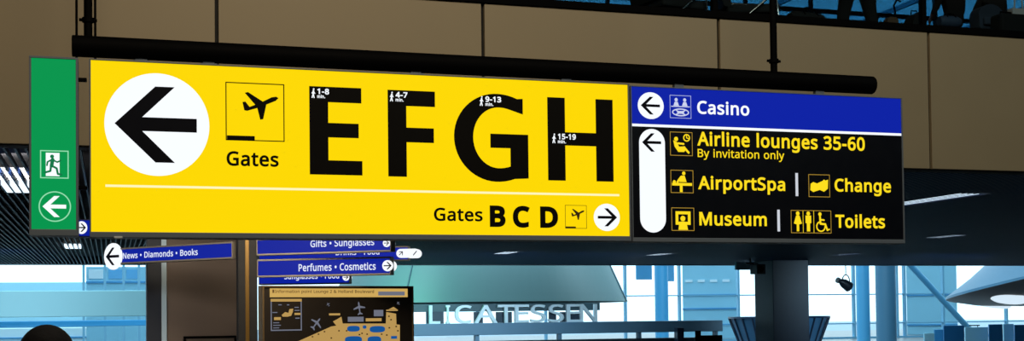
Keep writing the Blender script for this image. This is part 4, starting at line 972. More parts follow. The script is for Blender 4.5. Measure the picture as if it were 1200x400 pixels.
# balustrade: base channel, glass panes, posts and handrail
t = thing('glass_balustrade', 'frameless glass balustrade on dark base channel along the upper floor edge', 'railing', W(5, FO + .12, ZFT + .05))
MB().box(-18.9, 36.5, -.06, .06, 0, .03, .004).build('base_channel', black, t)
clear = G('clear_glass', (.86, .93, .95), .015)
for i in range(-5, 14):
    u0 = 1.262 + 3.0 * (i - 1) - 5
    MB().box(u0 + .045, u0 + 2.955, -.008, .008, .03, 1.02).build('glass_pane', clear, t)
    MB().box(u0 - .032, u0 + .032, -.05, .04, .03, 1.05, .005).build('post', black, t)
MB().tube([(-18.9, 0, 1.08), (36.5, 0, 1.08)], .035, 14).build('handrail', chrome, t, True)

# tinted window wall at the back of the upper floor
UB = 26
w = struct('window_1', MB(), P('window_frame_dark', (16, 24, 34), .5))
fr = MB()
for i in range(24):
    u = -14 + i * 2.44
    fr.box(u - .05, u + .05, UB, UB + .15, UP, ROOF)
for z in (UP + .1, UP + 2.2, ROOF - .1):
    fr.box(-14, 42, UB + .01, UB + .14, z - .06, z + .06)
fr.build('frame', P('window_frame_dark', (16, 24, 34), .5), w)
MB().box(-14, 42, UB + .07, UB + .08, UP, ROOF).build('pane', G('blue_tinted_glass', (.13, .275, .36), .02), w)

# ================================================================ SLATTED CEILING
sl = MB()
u = -13.9
while u < 42:
    sl.add([(u - .012, FO + .32, CEIL), (u + .012, FO + .32, CEIL), (u + .012, FAR, CEIL), (u - .012, FAR, CEIL),
            (u - .012, FO + .32, CEIL + .06), (u + .012, FO + .32, CEIL + .06), (u + .012, FAR, CEIL + .06), (u - .012, FAR, CEIL + .06)],
           [(0, 3, 2, 1), (0, 1, 5, 4), (2, 3, 7, 6), (1, 2, 6, 5), (3, 0, 4, 7)])
    u += .11
ce = struct('ceiling', MB().box(-14, 42, FO + .3, FAR, CEIL + .25, CEIL + .32), P('ceiling_void', (6, 10, 20), .8))
slat_m = P('slat_blue_grey', (13, 33, 72), .4)
slat_m.node_tree.nodes['Principled BSDF'].inputs['Specular IOR Level'].default_value = .16
sl.build('slats', slat_m, ce)
struct('trim_2', MB().box(-14, 42, FAR, FAR + .25, CEIL - .02, UP, 0), P('edge_navy', (14, 22, 36), .6))

lamp_m = E('ceiling_lamp_white', (215, 238, 255), 1.7, True)
proto = None
for i, (x, y, lab) in enumerate(((22, 214, 'recessed slot light between ceiling slats left of the green exit sign'), (85, 286, 'recessed slot light shining below the green exit sign'),
                                 (592, 293, 'slot light between ceiling slats below the letters BCD of the yellow sign'), (772, 295, 'slot light in slats just under the left end of services sign'),
                                 (990, 295, 'slot light in slats above the navy column, under services sign'), (1108, 273, 'slot light right of the services sign lower corner, upper streak'),
                                 (1145, 300, 'slot light lowest of the streaks at the far right ceiling'), (1090, 228, 'slot light nearest the beige fascia at the right'))):
    d = ray(x, y)
    k_ = (CEIL + .1 - EYE) / d.z
    p = d * k_
    u_, n_ = (p.x - SX) * UX + (p.y - SY) * UY, (p.x - SX) * NX + (p.y - SY) * NY
    n_ = min(n_, FAR - 2.2)
    if proto is None:
        o = proto = thing('ceiling_light', lab, 'light', W(u_, n_, CEIL + .1), YAW, 'slot lights above the ceiling slats')
        MB().box(-.30, .30, -1.8, 1.8, -.03, .149, .004).build('lamp_housing', P('lamp_housing', (150, 155, 160), .4, .5), o)
        MB().box(-.28, .28, -1.78, 1.78, -.093, -.03).build('diffuser', lamp_m, o)
    else:
        o = copy_tree(proto)
        o.location = W(u_, n_, CEIL + .1)
        o['label'] = lab
    if i in (0, 7): o.scale = (.7, .3 if i == 0 else .6, 1)

# ================================================================ HALL SHELL (around and behind the camera)
shell = P('shell_grey', (96, 94, 90), .8)
FC = 58
struct('floor', MB().box(-30, 80, -20, 92, -.2, 0), P('floor_stone', (92, 94, 98), .35, 0, .08, 2))
struct('ceiling_roof', MB().box(-30, 80, -20, FAR + .25, ROOF, ROOF + .2), shell)
struct('wall_back', MB().box(-30, 80, -20.2, -20, 0, ROOF), shell)
struct('wall_left', MB().box(-30.2, -30, -20, FC, 0, ROOF), shell)
struct('wall_right', MB().box(80, 80.2, -20, FC, 0, ROOF), shell)
struct('wall_upper', MB().box(-30, -14, FO, FO + .3, 0, ROOF).box(42, 80, FO, FO + .3, 0, ROOF), shell)

# ================================================================ ATRIUM AND GLAZED END WALL
frame_pale = P('window_frame_pale', (120, 176, 205), .5)
w = struct('window_2', MB().box(-30, 80, FC, FC + .3, 0, .12), frame_pale)
fr = MB()
for x in (-60, 98, 123, 145, 163, 172, 420, 560, 640, 733.5, 797, 866, 1001.5, 1052, 1061, 1106, 1180):
    u = hit(x, 345, FC)[0]
    fr.box(u - .06, u + .06, FC, FC + .25, .1, ROOF)
for y in (346, 381):
    z = hit(900, y, FC)[1]
    fr.box(hit(700, y, FC)[0], 80, FC + .05, FC + .2, z - .035, z + .035)
fr.box(-30, 80, FC, FC + .25, ROOF - .2, ROOF)
fr.build('frame', frame_pale, w)
MB().box(-30, 80, FC + .12, FC + .13, .1, ROOF - .1).build('pane', G('end_wall_glass', (.95, .98, 1.0), .03), w)
w = struct('window_3', MB().box(-30, 80, FAR + .25, FAR + .5, ROOF, ROOF + .2).box(-30, 80, FC - .1, FC + .3, ROOF, ROOF + .2), frame_pale)
fr = MB()
for i in range(19):
    u = -30 + i * 6
    fr.box(u - .08, u + .08, FAR + .5, FC - .1, ROOF, ROOF + .2)
fr.build('frame', frame_pale, w)
MB().box(-30, 80, FAR + .5, FC - .1, ROOF + .08, ROOF + .1).build('pane', G('skylight_glass', (.85, .93, .97), .03), w)


def bx(name, label, cat, x0, y0, x1, y1, off, dep, m, bev=.01, group=None, to_floor=False):
    a, b = hit(x0, y1, off), hit(x1, y0, off)
    z0 = 0 if to_floor else a[1]
    uc = (a[0] + b[0]) / 2
    o = MB().box(-(b[0] - a[0]) / 2, (b[0] - a[0]) / 2, 0, dep, 0, b[1] - z0, bev).build(name, m, None, loc=W(uc, off, z0), rotz=YAW)
    return tag(o, label, cat, group)


def sbox(mb, x0, y0, x1, y1, off, dep, z0=None, z1=None, bev=0):
    ym = (y0 + y1) / 2
    a, b = hit(x0, y1, off), hit(x1, y0, off)
    return mb.box(a[0], b[0], off, off + dep, a[1] if z0 is None else z0, b[1] if z1 is None else z1, bev)


# left: brown wall slab, dark pillar with a pale edge strip
struct('wall_brown', sbox(MB(), 195, 300, 279, 400, 9, .3, 0, CEIL - .005, .01), P('brown_grey_wall', (116, 100, 86), .6, 0, .05, 2))
c_ = struct('column_1', sbox(MB(), 172, 300, 189.5, 400, 9, .5, 0, CEIL - .005, .01), P('pillar_navy', (22, 32, 46), .5))
sbox(MB(), 189.5, 300, 195.2, 400, 8.97, .35, 0, CEIL - .01, .004).build('edge_strip', P('edge_strip_pale', (196, 222, 234), .4), c_)
# poster frame top at the bottom of the brown wall
a, b = hit(215, 394.5, 8.94), hit(277, 394.5, 8.94)
t = thing('poster_frame', 'black poster frame on the brown wall, only its top edge in view', 'frame', W((a[0] + b[0]) / 2, 8.93, .3))
hw, hz = (b[0] - a[0]) / 2, a[1] - .3
MB().box(-hw, hw, .0, .05, hz - .035, hz, .004).box(-hw, hw, 0, .05, 0, .035, .004).box(-hw, -hw + .035, 0, .05, .035, hz - .035, .004).box(hw - .035, hw, 0, .05, .035, hz - .035, .004).build('frame', black, t)
MB().box(-hw + .03, hw - .03, .02, .05, .03, hz - .03).build('poster', P('poster_brown', (92, 80, 68), .6), t)

# left: teal spandrel beam, blue beam
struct('trim_3', sbox(MB(), -60, 340.5, 176, 373, 33, .5, bev=.02), P('spandrel_teal', (150, 200, 208), .5, 0, .05, 1))
struct('trim_4', sbox(MB(), -60, 375, 176, 385, 36, .4, bev=.02), P('beam_blue', (52, 146, 200), .45))
# outside: jetty roofs and terminal blocks
apron = P('apron_grey', (150, 170, 185), .8)
struct('ground_outside', MB().box(-80, 160, 92, 200, -.2, 0), apron)
pale_b = P('outside_pale_blue', (150, 204, 222), .6)
mid_b = P('outside_mid_blue', (84, 160, 204), .6)
pane_b = P('outside_window_blue', (88, 172, 220), .3)


def building(label, x0, y0, x1, off, dep, m, rows, group=None, joint=None, face=False):
    a, b = hit(x0, y0, off), hit(x1, y0, off)
    uc = (a[0] + b[0]) / 2
    hw = (b[0] - a[0]) / 2
    hgt = a[1]
    p_ = W(uc, off, 0)
    yw = -math.atan2(p_.x, p_.y) if face else YAW
    hw *= math.cos(YAW - yw) if face else 1
    o = thing('terminal_building', label, 'building', p_, yw, group)
    MB().box(-hw, hw, 0, dep, 0, hgt, .02).build('wall', m, o)
    l = MB()
    for y in rows:
        z = hit((x0 + x1) / 2, y, off)[1]
        l.box(-hw - .01, hw + .01, -.08, .02, z - .05, z + .05)
    if rows: l.build('ledge', joint or P('ledge_blue', (70, 150, 200), .6), o)
    return o


B1 = building('pale blue block seen through the glass left of the dark pillar', 101, 313, 178, 64, 8, pale_b, (331,))
wa = MB()
for x0, x1 in ((104, 121), (127, 143), (148, 161)):
    a, b = hit(x0, 327, 64), hit(x1, 314, 64)
    u0 = (B1.location - W(0, 64, 0)).dot(Vector((UX, UY, 0)))
    MB().box(a[0] - u0, b[0] - u0, -.04, .03, a[1], b[1] - .1, .01).build('window', P('outside_white', (225, 238, 242), .5) if x0 < 110 else pane_b, B1)
B2 = building('long low pale blue pier outside, below the teal spandrel at left', -60, 386.5, 180, 76, 6, P('outside_pier', (205, 230, 238), .6), (396,))
B3 = building('low sloping jetty roof outside the left glazing, pale cyan', -60, 331.5, 104, 86, 5, P('jetty_cyan', (160, 214, 232), .6), ())
B4 = building('pale blue brick block with rows of joints and white vents beyond the glass', 799, 306, 864, 66, 10, pale_b, (346, 362, 381), face=True)
u0 = (B4.location - W(0, 66, 0)).dot(Vector((UX, UY, 0)))
for x in (806, 819, 832, 845):
    a, b = hit(x, 331, 66), hit(x + 7.5, 328, 66)
    MB().box(a[0] - u0, b[0] - u0, -.06, .03, a[1], b[1], .01).build('vent', P('outside_white', (225, 238, 242), .5), B4)
B5 = building('pale blue block behind the slanting strut at the right glazing', 1061, 300, 1120, 66, 10, pale_b, (346, 381), face=True)
for xa, xb, yb, lab in ((746, 764, 328, 'blue hanging screen between the cone shade and sky blue column'), (783, 790, 330, 'narrow blue hanging screen just right of the sky blue column')):
    a, b_ = hit(xa, yb, 52), hit(xb, 309, 52)
    t = thing('hanging_screen', lab, 'screen', W((a[0] + b_[0]) / 2, 52, a[1]), YAW, 'hanging screens before the glazing')
    hw = (b_[0] - a[0]) / 2
    MB().box(-hw, hw, 0, .12, 0, b_[1] - a[1], .02).build('screen', mid_b, t)
    MB().tube([(0, .06, b_[1] - a[1]), (0, .06, ROOF - a[1])], .03, 8).build('rod', mid_b, t, True)
# columns
for nm, xa, xb, off, m in (('column_2', 768, 782.5, 50, P('column_sky_blue', (72, 162, 212), .4)), ('column_3', 1004.5, 1018, 46, P('column_light_blue', (84, 170, 216), .4)),
                           ('column_4', 1028, 1048, 44, P('column_grey_blue', (72, 122, 152), .5))):
    a, b = hit(xa, 350, off)[0], hit(xb, 350, off)[0]
    struct(nm, MB().tube([((a + b) / 2, off, 0), ((a + b) / 2, off, ROOF - .01)], (b - a) / 2, 32), m, smooth=True)
a = hit(888, 350, 28); b0, b1 = hit(906, 350, 27.4)[0], hit(948, 350, 27.4)[0]
struct('column_5', MB().box(b0, b1, 27.4, 28.7, 0, CEIL - .005, .02), P('column_navy', (34, 46, 68), .5))
# slanting strut
p0, p1 = hit(1068, 312, 50), hit(1134, 384, 50)
kx = (p1[0] - p0[0]) / (p1[1] - p0[1])
struct('column_6', MB().tube([(p0[0] + kx * (ROOF - .1 - p0[1]), 50, ROOF - .1), (p0[0] + kx * (.02 - p0[1]), 50, .02)], .17, 20), P('strut_blue', (96, 168, 206), .4), smooth=True)

# conical drum (lamp shade like bulkhead) over the delicatessen
off = 38
cu, cz = hit(562, 356, off)
rb = hit(723, 356, off)[0] - cu
rt = rb * .80
hz = 7.0
kk = (hit(723, 356, off)[0] - hit(705, 313, off)[0]) / (hit(705, 313, off)[1] - cz)
t = thing('shade_canopy', 'huge grey green cone shaped shade hanging above the delicatessen letters', 'canopy', W(cu, off, cz))
top = ROOF - cz
MB().lathe([(rb - .06, 0.02), (rb, 0), (rb - kk * top, top - .01), (rb - kk * top - .1, top - .01), (rb - .12, .05), (rb - .06, .02)], 96).build('shell', P('shade_green_grey', (76, 104, 106), .5), t, True)
sm = MB()
for x in (445, 700):
    du = (hit(x, 330, off)[0] - cu) / rb
    an = -math.acos(max(-1, min(1, du)))
    ca, sa = math.cos(an), math.sin(an)
    sm.tube([((rb + .005) * ca, (rb + .005) * sa, .02), ((rb - kk * top + .005) * ca, (rb - kk * top + .005) * sa, top - .02)], .03, 6)
sm.build('seam', P('seam_dark', (40, 70, 84), .5), t)

# delicatessen counter with standing metal letters
CO = 32.2
a, b = hit(452, 378.2, CO), hit(847, 378.2, CO)
zb_ = hit(600, 392.5, CO)[1]
zt2 = hit(600, 378.6, CO)[1]
t = thing('deli_counter', 'long dark steel blue counter gantry carrying the metal letters', 'counter', W((a[0] + b[0]) / 2, CO, 0))
hw = (b[0] - a[0]) / 2
MB().box(-hw, hw, 0, .5, zb_, zt2, .02).build('gantry', P('gantry_steel', (92, 126, 152), .45), t)
for i in range(5):
    x = -hw + .2 + i * (2 * hw - .4) / 4
    MB().box(x - .07, x + .07, .15, .35, 0, zb_, .005).build('post', P('gantry_steel', (92, 126, 152), .45), t)
pa, pb_ = hit(452, 366.5, CO + .3), hit(703, 355.2, CO + .3)
bp = struct('trim_5', MB().box(pa[0], pb_[0], CO + .3, CO + .42, pa[1], pb_[1], .01), P('back_panel_teal', (58, 84, 94), .5))
for xa, xb in ((500, 520), (556, 566), (582, 600), (644, 652), (657, 680)):
    ha, hb_ = hit(xa, 379, CO + .3), hit(xb, 366, CO + .3)
    MB().box(ha[0], hb_[0], CO + .3, CO + .42, zt2 + .002, hb_[1] + .01, .01).build('back_post', P('back_post_navy', (26, 48, 66), .5), bp)
MB().box(-hw, hw, .1, .6, 0, .75, .01).build('base', P('counter_dark', (30, 40, 52), .5), t)
uc = (a[0] + b[0]) / 2
letter_m = P('letter_steel', (226, 238, 246), .3)
t = thing('shop_sign', 'row of standing brushed metal letters DELICATESSEN on the dark gantry', 'sign', W(uc, CO, zt2))
xs = [446, 465, 487, 505, 520, 541, 562, 578, 598, 624, 651, 674, 697]
chars = 'DELICATESSEN'
edges = [(447, 464), (467, 482), (503.5, 516), (523, 527.5), (533.5, 553), (556, 583), (583.5, 603), (603.5, 620), (622, 640), (643, 661), (664, 681), (680, 700)]
for ch, (xa, xb) in zip(chars, edges):
    run = glyph_run(ch, 8)
    pts = [p for g in run for l in g for p in l]
    mnx, mxx = min(p[0] for p in pts), max(p[0] for p in pts)
    mnz, mxz = min(p[1] for p in pts), max(p[1] for p in pts)
    ua, ub = hit(xa, 368, CO + .08)[0] - uc, hit(xb, 368, CO + .08)[0] - uc
    hz_ = hit(590, 357.5, CO + .08)[1] - zt2
    m = MB()
    loops = [[(ua + (x - mnx) / (mxx - mnx) * (ub - ua), .0 + (z - mnz) / (mxz - mnz) * hz_) for x, z in l] for l in run[0]]
    m.extrude(loops, .08, .20)
    m.build('letter', letter_m, t)
# till things on the gantry end
bx('till_box', 'small dark till box on the right end of the counter gantry', 'box', 794, 384, 801.5, 378.4 + 12, CO - .4, .3, P('till_dark', (16, 34, 56), .4), .01, None, True)
t = thing('till_monitor', 'black flat till monitor on a post right of the counter gantry', 'monitor', W(hit(830, 390, CO - .8)[0], CO - .8, 0))
u0 = hit(830, 390, CO - .8)[0]
a, b = hit(820, 399, CO - .8), hit(846, 393, CO - .8)
MB().box(a[0] - u0, b[0] - u0, -.04, .04, a[1] - .15, b[1], .008).build('screen', black, t)
p = hit(815, 388, CO - .8), hit(821, 388, CO - .8)
MB().box(p[0][0] - u0, p[1][0] - u0, -.03, .05, 0, p[0][1], .006).build('post', black, t)
MB().box(p[0][0] - u0 - .2, p[1][0] - u0 + .2, -.2, .2, 0, .02, .005).build('base', black, t)
# flared slatted counter behind the navy column
off = 34.2
cu = hit(917, 375, off)[0]
zt_ = hit(917, 371, off)[1]
r1, r0 = hit(969, 371, off)[0] - cu, (hit(960, 400, off)[0] - cu)
sl_ = (r1 - r0) / (zt_ - hit(917, 400, off)[1])
r00 = max(.35, r1 - sl_ * zt_)
t = thing('flared_kiosk', 'dark blue flared kiosk with upright slats, on both sides of navy column', 'kiosk', W(cu, off + .3, 0))
MB().lathe([(0, .002), (r00 * .98, .002), (r1 * .96, zt_ - .06), (r1 * .9, zt_ - .06), (r00 * .9, .3), (0, .3)], 48).build('body', P('kiosk_navy', (64, 112, 150), .4), t, True)
s = MB()
for i in range(24):
    an = 2 * math.pi * i / 24
    ca, sa = math.cos(an), math.sin(an)
    s.tube([(r00 * .99 * ca, r00 * .99 * sa, .01), (r1 * .985 * ca, r1 * .985 * sa, zt_ - .05)], .035, 6)
s.build('slats', P('kiosk_slat', (22, 40, 66), .4), t)
MB().lathe([(r1 * .9, zt_ - .07), (r1, zt_ - .07), (r1, zt_), (r1 * .9, zt_), (r1 * .9, zt_ - .07)], 48).build('rim', P('kiosk_rim', (30, 54, 84), .4), t)

# spotlight and camera hanging from the ceiling edge
u0, z0 = hit(990, 333, FAR - .3)
t = thing('spotlight', 'dark spotlight on curved yoke hanging against the white glazing', 'light', W(u0, FAR - .3, z0))
dm = P('spot_black', (14, 22, 34), .4)
m = MB(); m.tube([(-.30, -.05, .13), (-.20, -.03, .10), (-.05, 0, .03), (.22, .05, -.12)], [.07, .10, .17, .20], 20)
m.build('lamp_head', dm, t, True)
MB().tube([(-.36, -.06, .15), (-.29, -.05, .125)], [.11, .11], 16).build('visor', dm, t, True)
y_ = [(0 + .0 + .30 * math.sin(R(a_)) * .55 + .05, 0, .12 + .28 * math.cos(R(a_)) - .05) for a_ in range(-100, 101, 20)]
MB().tube(y_, .022, 8).build('yoke', dm, t, True)
MB().tube([(.05, 0, .34), (.05, 0, CEIL - z0)], .018, 8).build('drop_rod', dm, t, True)
u0, z0 = hit(887.5, 316, 26.6)
t = thing('ceiling_camera', 'small black box camera on a bracket under ceiling at the navy column', 'camera', W(u0, 26.6, z0))
MB().box(-.16, .16, -.28, .22, -.16, .16, .02).build('body', dm, t)
MB().tube([(-.02, -.31, 0), (-.02, -.26, 0)], .10, 20).build('lens', black, t, True)
MB().tube([(-.26, .0, .24), (-.26, .0, CEIL - z0)], .03, 10).build('drop_rod', dm, t, True)
MB().box(-.42, .02, -.03, .03, .17, .22, .005).build('bracket', dm, t)
bx('window_glimpse_panel', 'pale blue panel added for bright window glimpsed beside the black ceiling camera', 'panel', 863, 307.5, 882, 316.5, 27.2, .12, P('panel_pale', (130, 196, 228), .5), .01)  # pale panel added in place of bright window past the ceiling edge

# tilted saucer canopy at the right
off = 40
cu, zr0 = hit(1292, 352, off)
rr = (cu - hit(1107, 352, off)[0])
TILT = R(12)
zr = hit(1107, 352, off)[1] + rr * math.tan(TILT)
pc_ = W(cu, off, 0)
vy = -math.atan2(pc_.x, pc_.y)
rr = 196 * math.hypot(pc_.x, pc_.y) * math.cos(vy) / FPX * math.cos(vy)
zr = hit(1107, 352, off)[1] + rr * math.tan(TILT)
t = thing('saucer_canopy', 'blue grey tilted saucer shaped kiosk canopy cut by the right edge', 'canopy', W(cu, off, zr))
t.rotation_euler = (0, -TILT, vy)
s_ = rr / 185.0
MB().lathe([(185 * s_, 0), (184 * s_, 3 * s_), (150 * s_, 20 * s_), (110 * s_, 44 * s_), (60 * s_, 66 * s_), (14 * s_, 84 * s_), (14 * s_, 150 * s_), (0, 150 * s_)], 96).build('upper_cone', P('saucer_blue', (70, 122, 152), .45), t, True)
MB().lathe([(185 * s_, 0), (181 * s_, -3 * s_), (150 * s_, -15 * s_), (100 * s_, -27 * s_), (50 * s_, -33 * s_), (0, -34 * s_)], 96).build('lower_hull', P('saucer_hull', (104, 98, 100), .35, .3), t, True)
lm = E('saucer_lamp', (215, 235, 250), 1.0, True)
for i in range(6):
    an = R(-138 + i * 60)
    r_ = 142 * s_
    m_ = MB().lathe([(0, .05), (20 * s_, .05), (22 * s_, 0), (22 * s_, -.05), (0, -.05)], 28)
    tl = Matrix.Rotation(an, 4, 'Z') @ Matrix.Translation((r_, 0, -17.5 * s_)) @ Matrix.Rotation(R(159), 4, 'Y')
    m_.v = [tuple(tl @ Vector(v)) for v in m_.v]
    m_.build('downlight', lm, t, True)

# information desk screens at the bottom right
pb = P('screen_pale_blue', (165, 218, 238), .4)
db = P('screen_deep_blue', (36, 112, 168), .4)
for i, (x0, y0, x1, m, lab) in enumerate(((1083, 391, 1095, pb, 'low pale blue screen panel leftmost in desk row under saucer canopy'), (1095, 386.5, 1107, P('screen_mid_blue', (70, 150, 196), .4), 'mid blue screen panel second in desk row at bottom right'),
                                          (1106, 382, 1130, db, 'deep blue tall screen panel under the slanting strut'), (1131, 384, 1158, pb, 'wide pale blue screen panel between the two deep blue ones'),
                                          (1159, 380.5, 1175, db, 'deep blue screen panel under the saucer canopy bowl'), (1176, 380, 1188, pb, 'pale blue screen panel next to the right edge'), (1189, 381, 1216, db, 'deep blue screen panel cut by the right edge'))):
    a, b = hit(x0, y0, 33 + .6 * (i % 2)), hit(x1, y0, 33 + .6 * (i % 2))
    hw = (b[0] - a[0]) / 2
    t = thing('screen_panel', lab, 'panel', W((a[0] + b[0]) / 2, 33 + .6 * (i % 2), 0), YAW, 'desk screen panels under the saucer canopy')
    MB().box(-hw, hw, 0, .06, .08, a[1], .012).build('board', m, t)
    for s in (-1, 1):
        MB().box(s * hw * .7 - .03, s * hw * .7 + .03, -.2, .26, 0, .08, .01).build('foot', dm, t)
t = thing('desk_lamp', 'thin dark flat lamp arm above the deep blue screen panel', 'lamp', W(hit(1141, 382, 34.6)[0], 34.6, 0))
zl = hit(1141, 381.8, 34.6)[1]
MB().box(-.20, .28, -.05, .05, zl - .025, zl + .025, .01).build('lamp_head', black, t)
MB().tube([(.2, 0, .015), (.2, 0, zl - .01)], .015, 8).build('stem', black, t)
MB().tube([(.2, 0, 0), (.2, 0, .02)], .12, 20).build('base', black, t)


# ================================================================ PEOPLE
def person(name, label, J, cloth, loc, rotz, scale=1.0, hair_m=None, loose=1.0):
    """one continuous skinned body from joints; colours by the nearest limb"""
    pts, rad, edges, zone = [], [], [], []

    def add(p, r, parent, zn):
        pts.append(Vector(p)); rad.append(r); zone.append(zn)
        if parent is not None: edges.append((parent, len(pts) - 1))
        return len(pts) - 1
    pel = add(J['pelvis'], (.135, .11), None, 'top')
    sp = add(J['spine'], (.125, .10), pel, 'top')
    ch = add(J['chest'], (.15, .115), sp, 'top')
    nb = add(J['neck'], (.06, .06), ch, 'skin')
    hd = add(J['head'], (.078, .088), nb, 'skin')
    ht = add(J['crown'], (.07, .082), hd, 'skin')
    f = (Vector(J['face']) - Vector(J['head']))
    add(Vector(J['head']) + f * 1.18, (.012, .014), hd, 'skin')
    side = Vector((f.y, -f.x, 0)).normalized()
    for s in (-1, 1):
        add(Vector(J['head']) + side * s * .088, (.008, .018), hd, 'skin')
    for s, k in ((-1, 'L'), (1, 'R')):
        sh = add(J['shoulder' + k], (.062, .062), ch, 'top')
        el = add(J['elbow' + k], (.043, .043), sh, 'top')
        wr = add(J['wrist' + k], (.028, .028), el, 'skin')
        d = (Vector(J['wrist' + k]) - Vector(J['elbow' + k])).normalized()
        pm = add(Vector(J['wrist' + k]) + d * .06, (.036, .020), wr, 'skin')
        sd = d.cross(Vector((1, 0, 0))).normalized() if abs(d.x) < .9 else Vector((0, 1, 0))
        cu_ = sd.cross(d).normalized() * (-s)
        for j, (o_, ln) in enumerate(((-.027, .070), (-.009, .080), (.009, .075), (.027, .058))):
            b0 = Vector(J['wrist' + k]) + d * .10 + sd * o_
            i0 = add(b0, (.0095, .0095), pm, 'skin')
            i1 = add(b0 + d * ln * .55 + cu_ * .012, (.0085, .0085), i0, 'skin')
            add(b0 + d * ln * .9 + cu_ * .035, (.007, .007), i1, 'skin')
        t0 = add(Vector(J['wrist' + k]) + d * .045 - sd * .040, (.011, .011), pm, 'skin')
        add(Vector(J['wrist' + k]) + d * .085 - sd * .058 + cu_ * .015, (.009, .009), t0, 'skin')
        hp = add(J['hip' + k], (.095 * loose, .10 * loose), pel, 'leg')
        kn = add(J['knee' + k], (.064 * loose, .068 * loose), hp, 'leg')
        an = add(J['ankle' + k], (.044 * loose, .046 * loose), kn, 'leg')
        add(J['toe' + k], (.038, .026), add(Vector(J['ankle' + k]) * .45 + Vector(J['toe' + k]) * .55 + Vector((0, 0, .005)), (.040, .036), an, 'shoe'), 'shoe')
    me = bpy.data.meshes.new(name)
    me.from_pydata([tuple(p) for p in pts], edges, [])
    tmp = bpy.data.objects.new('tmp_person', me)
    COL.objects.link(tmp)
    md = tmp.modifiers.new('skin', 'SKIN')
    md.use_smooth_shade = True
    sv = me.skin_vertices[0].data
    for i, v in enumerate(sv):
        v.radius = rad[i]
        v.use_root = (i == 0)
    tmp.modifiers.new('sub', 'SUBSURF').levels = 2
    tmp.modifiers['sub'].render_levels = 2
    dg = bpy.context.evaluated_depsgraph_get()
    bm_ = bpy.data.meshes.new_from_object(tmp.evaluated_get(dg))
    bpy.data.objects.remove(tmp)
    o = bpy.data.objects.new(name, bm_)
    COL.objects.link(o)
    zones = ['skin', 'top', 'leg', 'shoe']
    bm_.materials.clear()
    for z in zones: bm_.materials.append(cloth[z])
    segs = [(pts[a], pts[b], zone[b]) for a, b in edges]
    for pf in bm_.polygons:
        c = pf.center
        best, bz = 9e9, 'top'
        for a, b, zn in segs:
            ab = b - a
            tt = max(0, min(1, (c - a).dot(ab) / max(ab.length_squared, 1e-9)))
            dd_ = (c - a - ab * tt).length
            if zn == 'skin' and tt < .12: dd_ += .02
            if dd_ < best: best, bz = dd_, zn
        pf.material_index = zones.index(bz)
        pf.use_smooth = True
    o.location, o.rotation_euler, o.scale = loc, (0, 0, rotz), (scale,) * 3
    tag(o, label, 'person')
    # hair cap and eyes
    h = Vector(J['head']) * .45 + Vector(J['crown']) * .55
    fn = f.normalized()
    hm = MB().ell((0, 0, 0), (.100, .114, .112), 28, 18, -.55)
    hm.v = [(h.x + x, h.y - fn.y * .015 + y, h.z + .012 + z) for x, y, z in hm.v]
    hm.build('hair', hair_m, o, True)
    for s in (-1, 1):
        e_ = Vector(J['head']) + f * .98 + side * s * .032 + Vector((0, 0, .02))
        MB().ell(e_, (.011, .011, .011), 12, 8).build('eye', P('eye_dark', (30, 26, 24), .2), o, True)
    return o


STAND = dict(pelvis=(0, 0, .90), spine=(0, .01, 1.04), chest=(0, .0, 1.22), neck=(0, .0, 1.39), head=(0, .02, 1.475), crown=(0, .01, 1.535), face=(0, .105, 1.475),
             shoulderL=(-.175, 0, 1.31), shoulderR=(.175, 0, 1.31), elbowL=(-.24, -.03, 1.06), elbowR=(.24, -.03, 1.06), wristL=(-.25, .05, .84), wristR=(.25, .05, .84),
             hipL=(-.09, 0, .84), hipR=(.09, 0, .84), kneeL=(-.10, .03, .47), kneeR=(.10, .03, .47), ankleL=(-.10, -.02, .075), ankleR=(.10, -.02, .075), toeL=(-.11, .15, .03), toeR=(.11, .15, .03))
skin = P('skin', (176, 128, 104), .5)
dark_cloth = dict(skin=skin, top=P('coat_navy', (16, 20, 36), .8), leg=P('trousers_black', (4, 5, 8), .95), shoe=P('shoes_black', (8, 8, 9), .4))
d = ray(54.5, 369.6)
k_ = 4.55 / d.y
hx, hz_ = d.x * k_, d.z * k_ + EYE
person('person', 'person with short black hair seen from behind, head at bottom left edge', STAND, dark_cloth, (hx, 4.55, 0), R(8), hz_ / 1.666, P('hair_black', (5, 7, 18), .85, 0, .3, 60, .3))

# upper floor: one walking, one sitting
WALK = dict(STAND)
WALK.update(hipL=(-.10, 0, .84), hipR=(.10, 0, .84), kneeL=(-.175, .03, .46), kneeR=(.165, -.02, .46), ankleL=(-.20, -.02, .075), ankleR=(.215, -.10, .075), toeL=(-.22, .15, .03), toeR=(.23, .06, .03))
nW = FO + 1.15
uW = hit(1004.5, 5, nW)[0]
person('person', 'person in black wide trousers standing behind the glass balustrade, only legs in view', WALK, dark_cloth, W(uW, nW, UP), YAW + R(-14), 1.08, P('hair_brown', (30, 22, 18), .6), 1.28)
BEN = .43
nB = FO + 1.45
SIT = dict(pelvis=(0, .02, .115 + BEN), spine=(0, 0, .25 + BEN), chest=(0, .05, .43 + BEN), neck=(0, .08, .60 + BEN), head=(0, .12, .685 + BEN), crown=(0, .12, .745 + BEN), face=(0, .205, .68 + BEN),
           shoulderL=(-.17, .05, .52 + BEN), shoulderR=(.17, .05, .52 + BEN), elbowL=(-.24, .14, .30 + BEN), elbowR=(.24, .14, .30 + BEN), wristL=(-.16, .33, .24 + BEN), wristR=(.16, .33, .24 + BEN),
           hipL=(-.09, .06, .105 + BEN), hipR=(.09, .06, .105 + BEN), kneeL=(-.12, .45, .08 + BEN), kneeR=(.12, .45, .08 + BEN), ankleL=(-.12, .45, .085), ankleR=(.12, .45, .085), toeL=(-.13, .62, .035), toeR=(.13, .62, .035))
uS = hit(1117, 5, nB)[0]
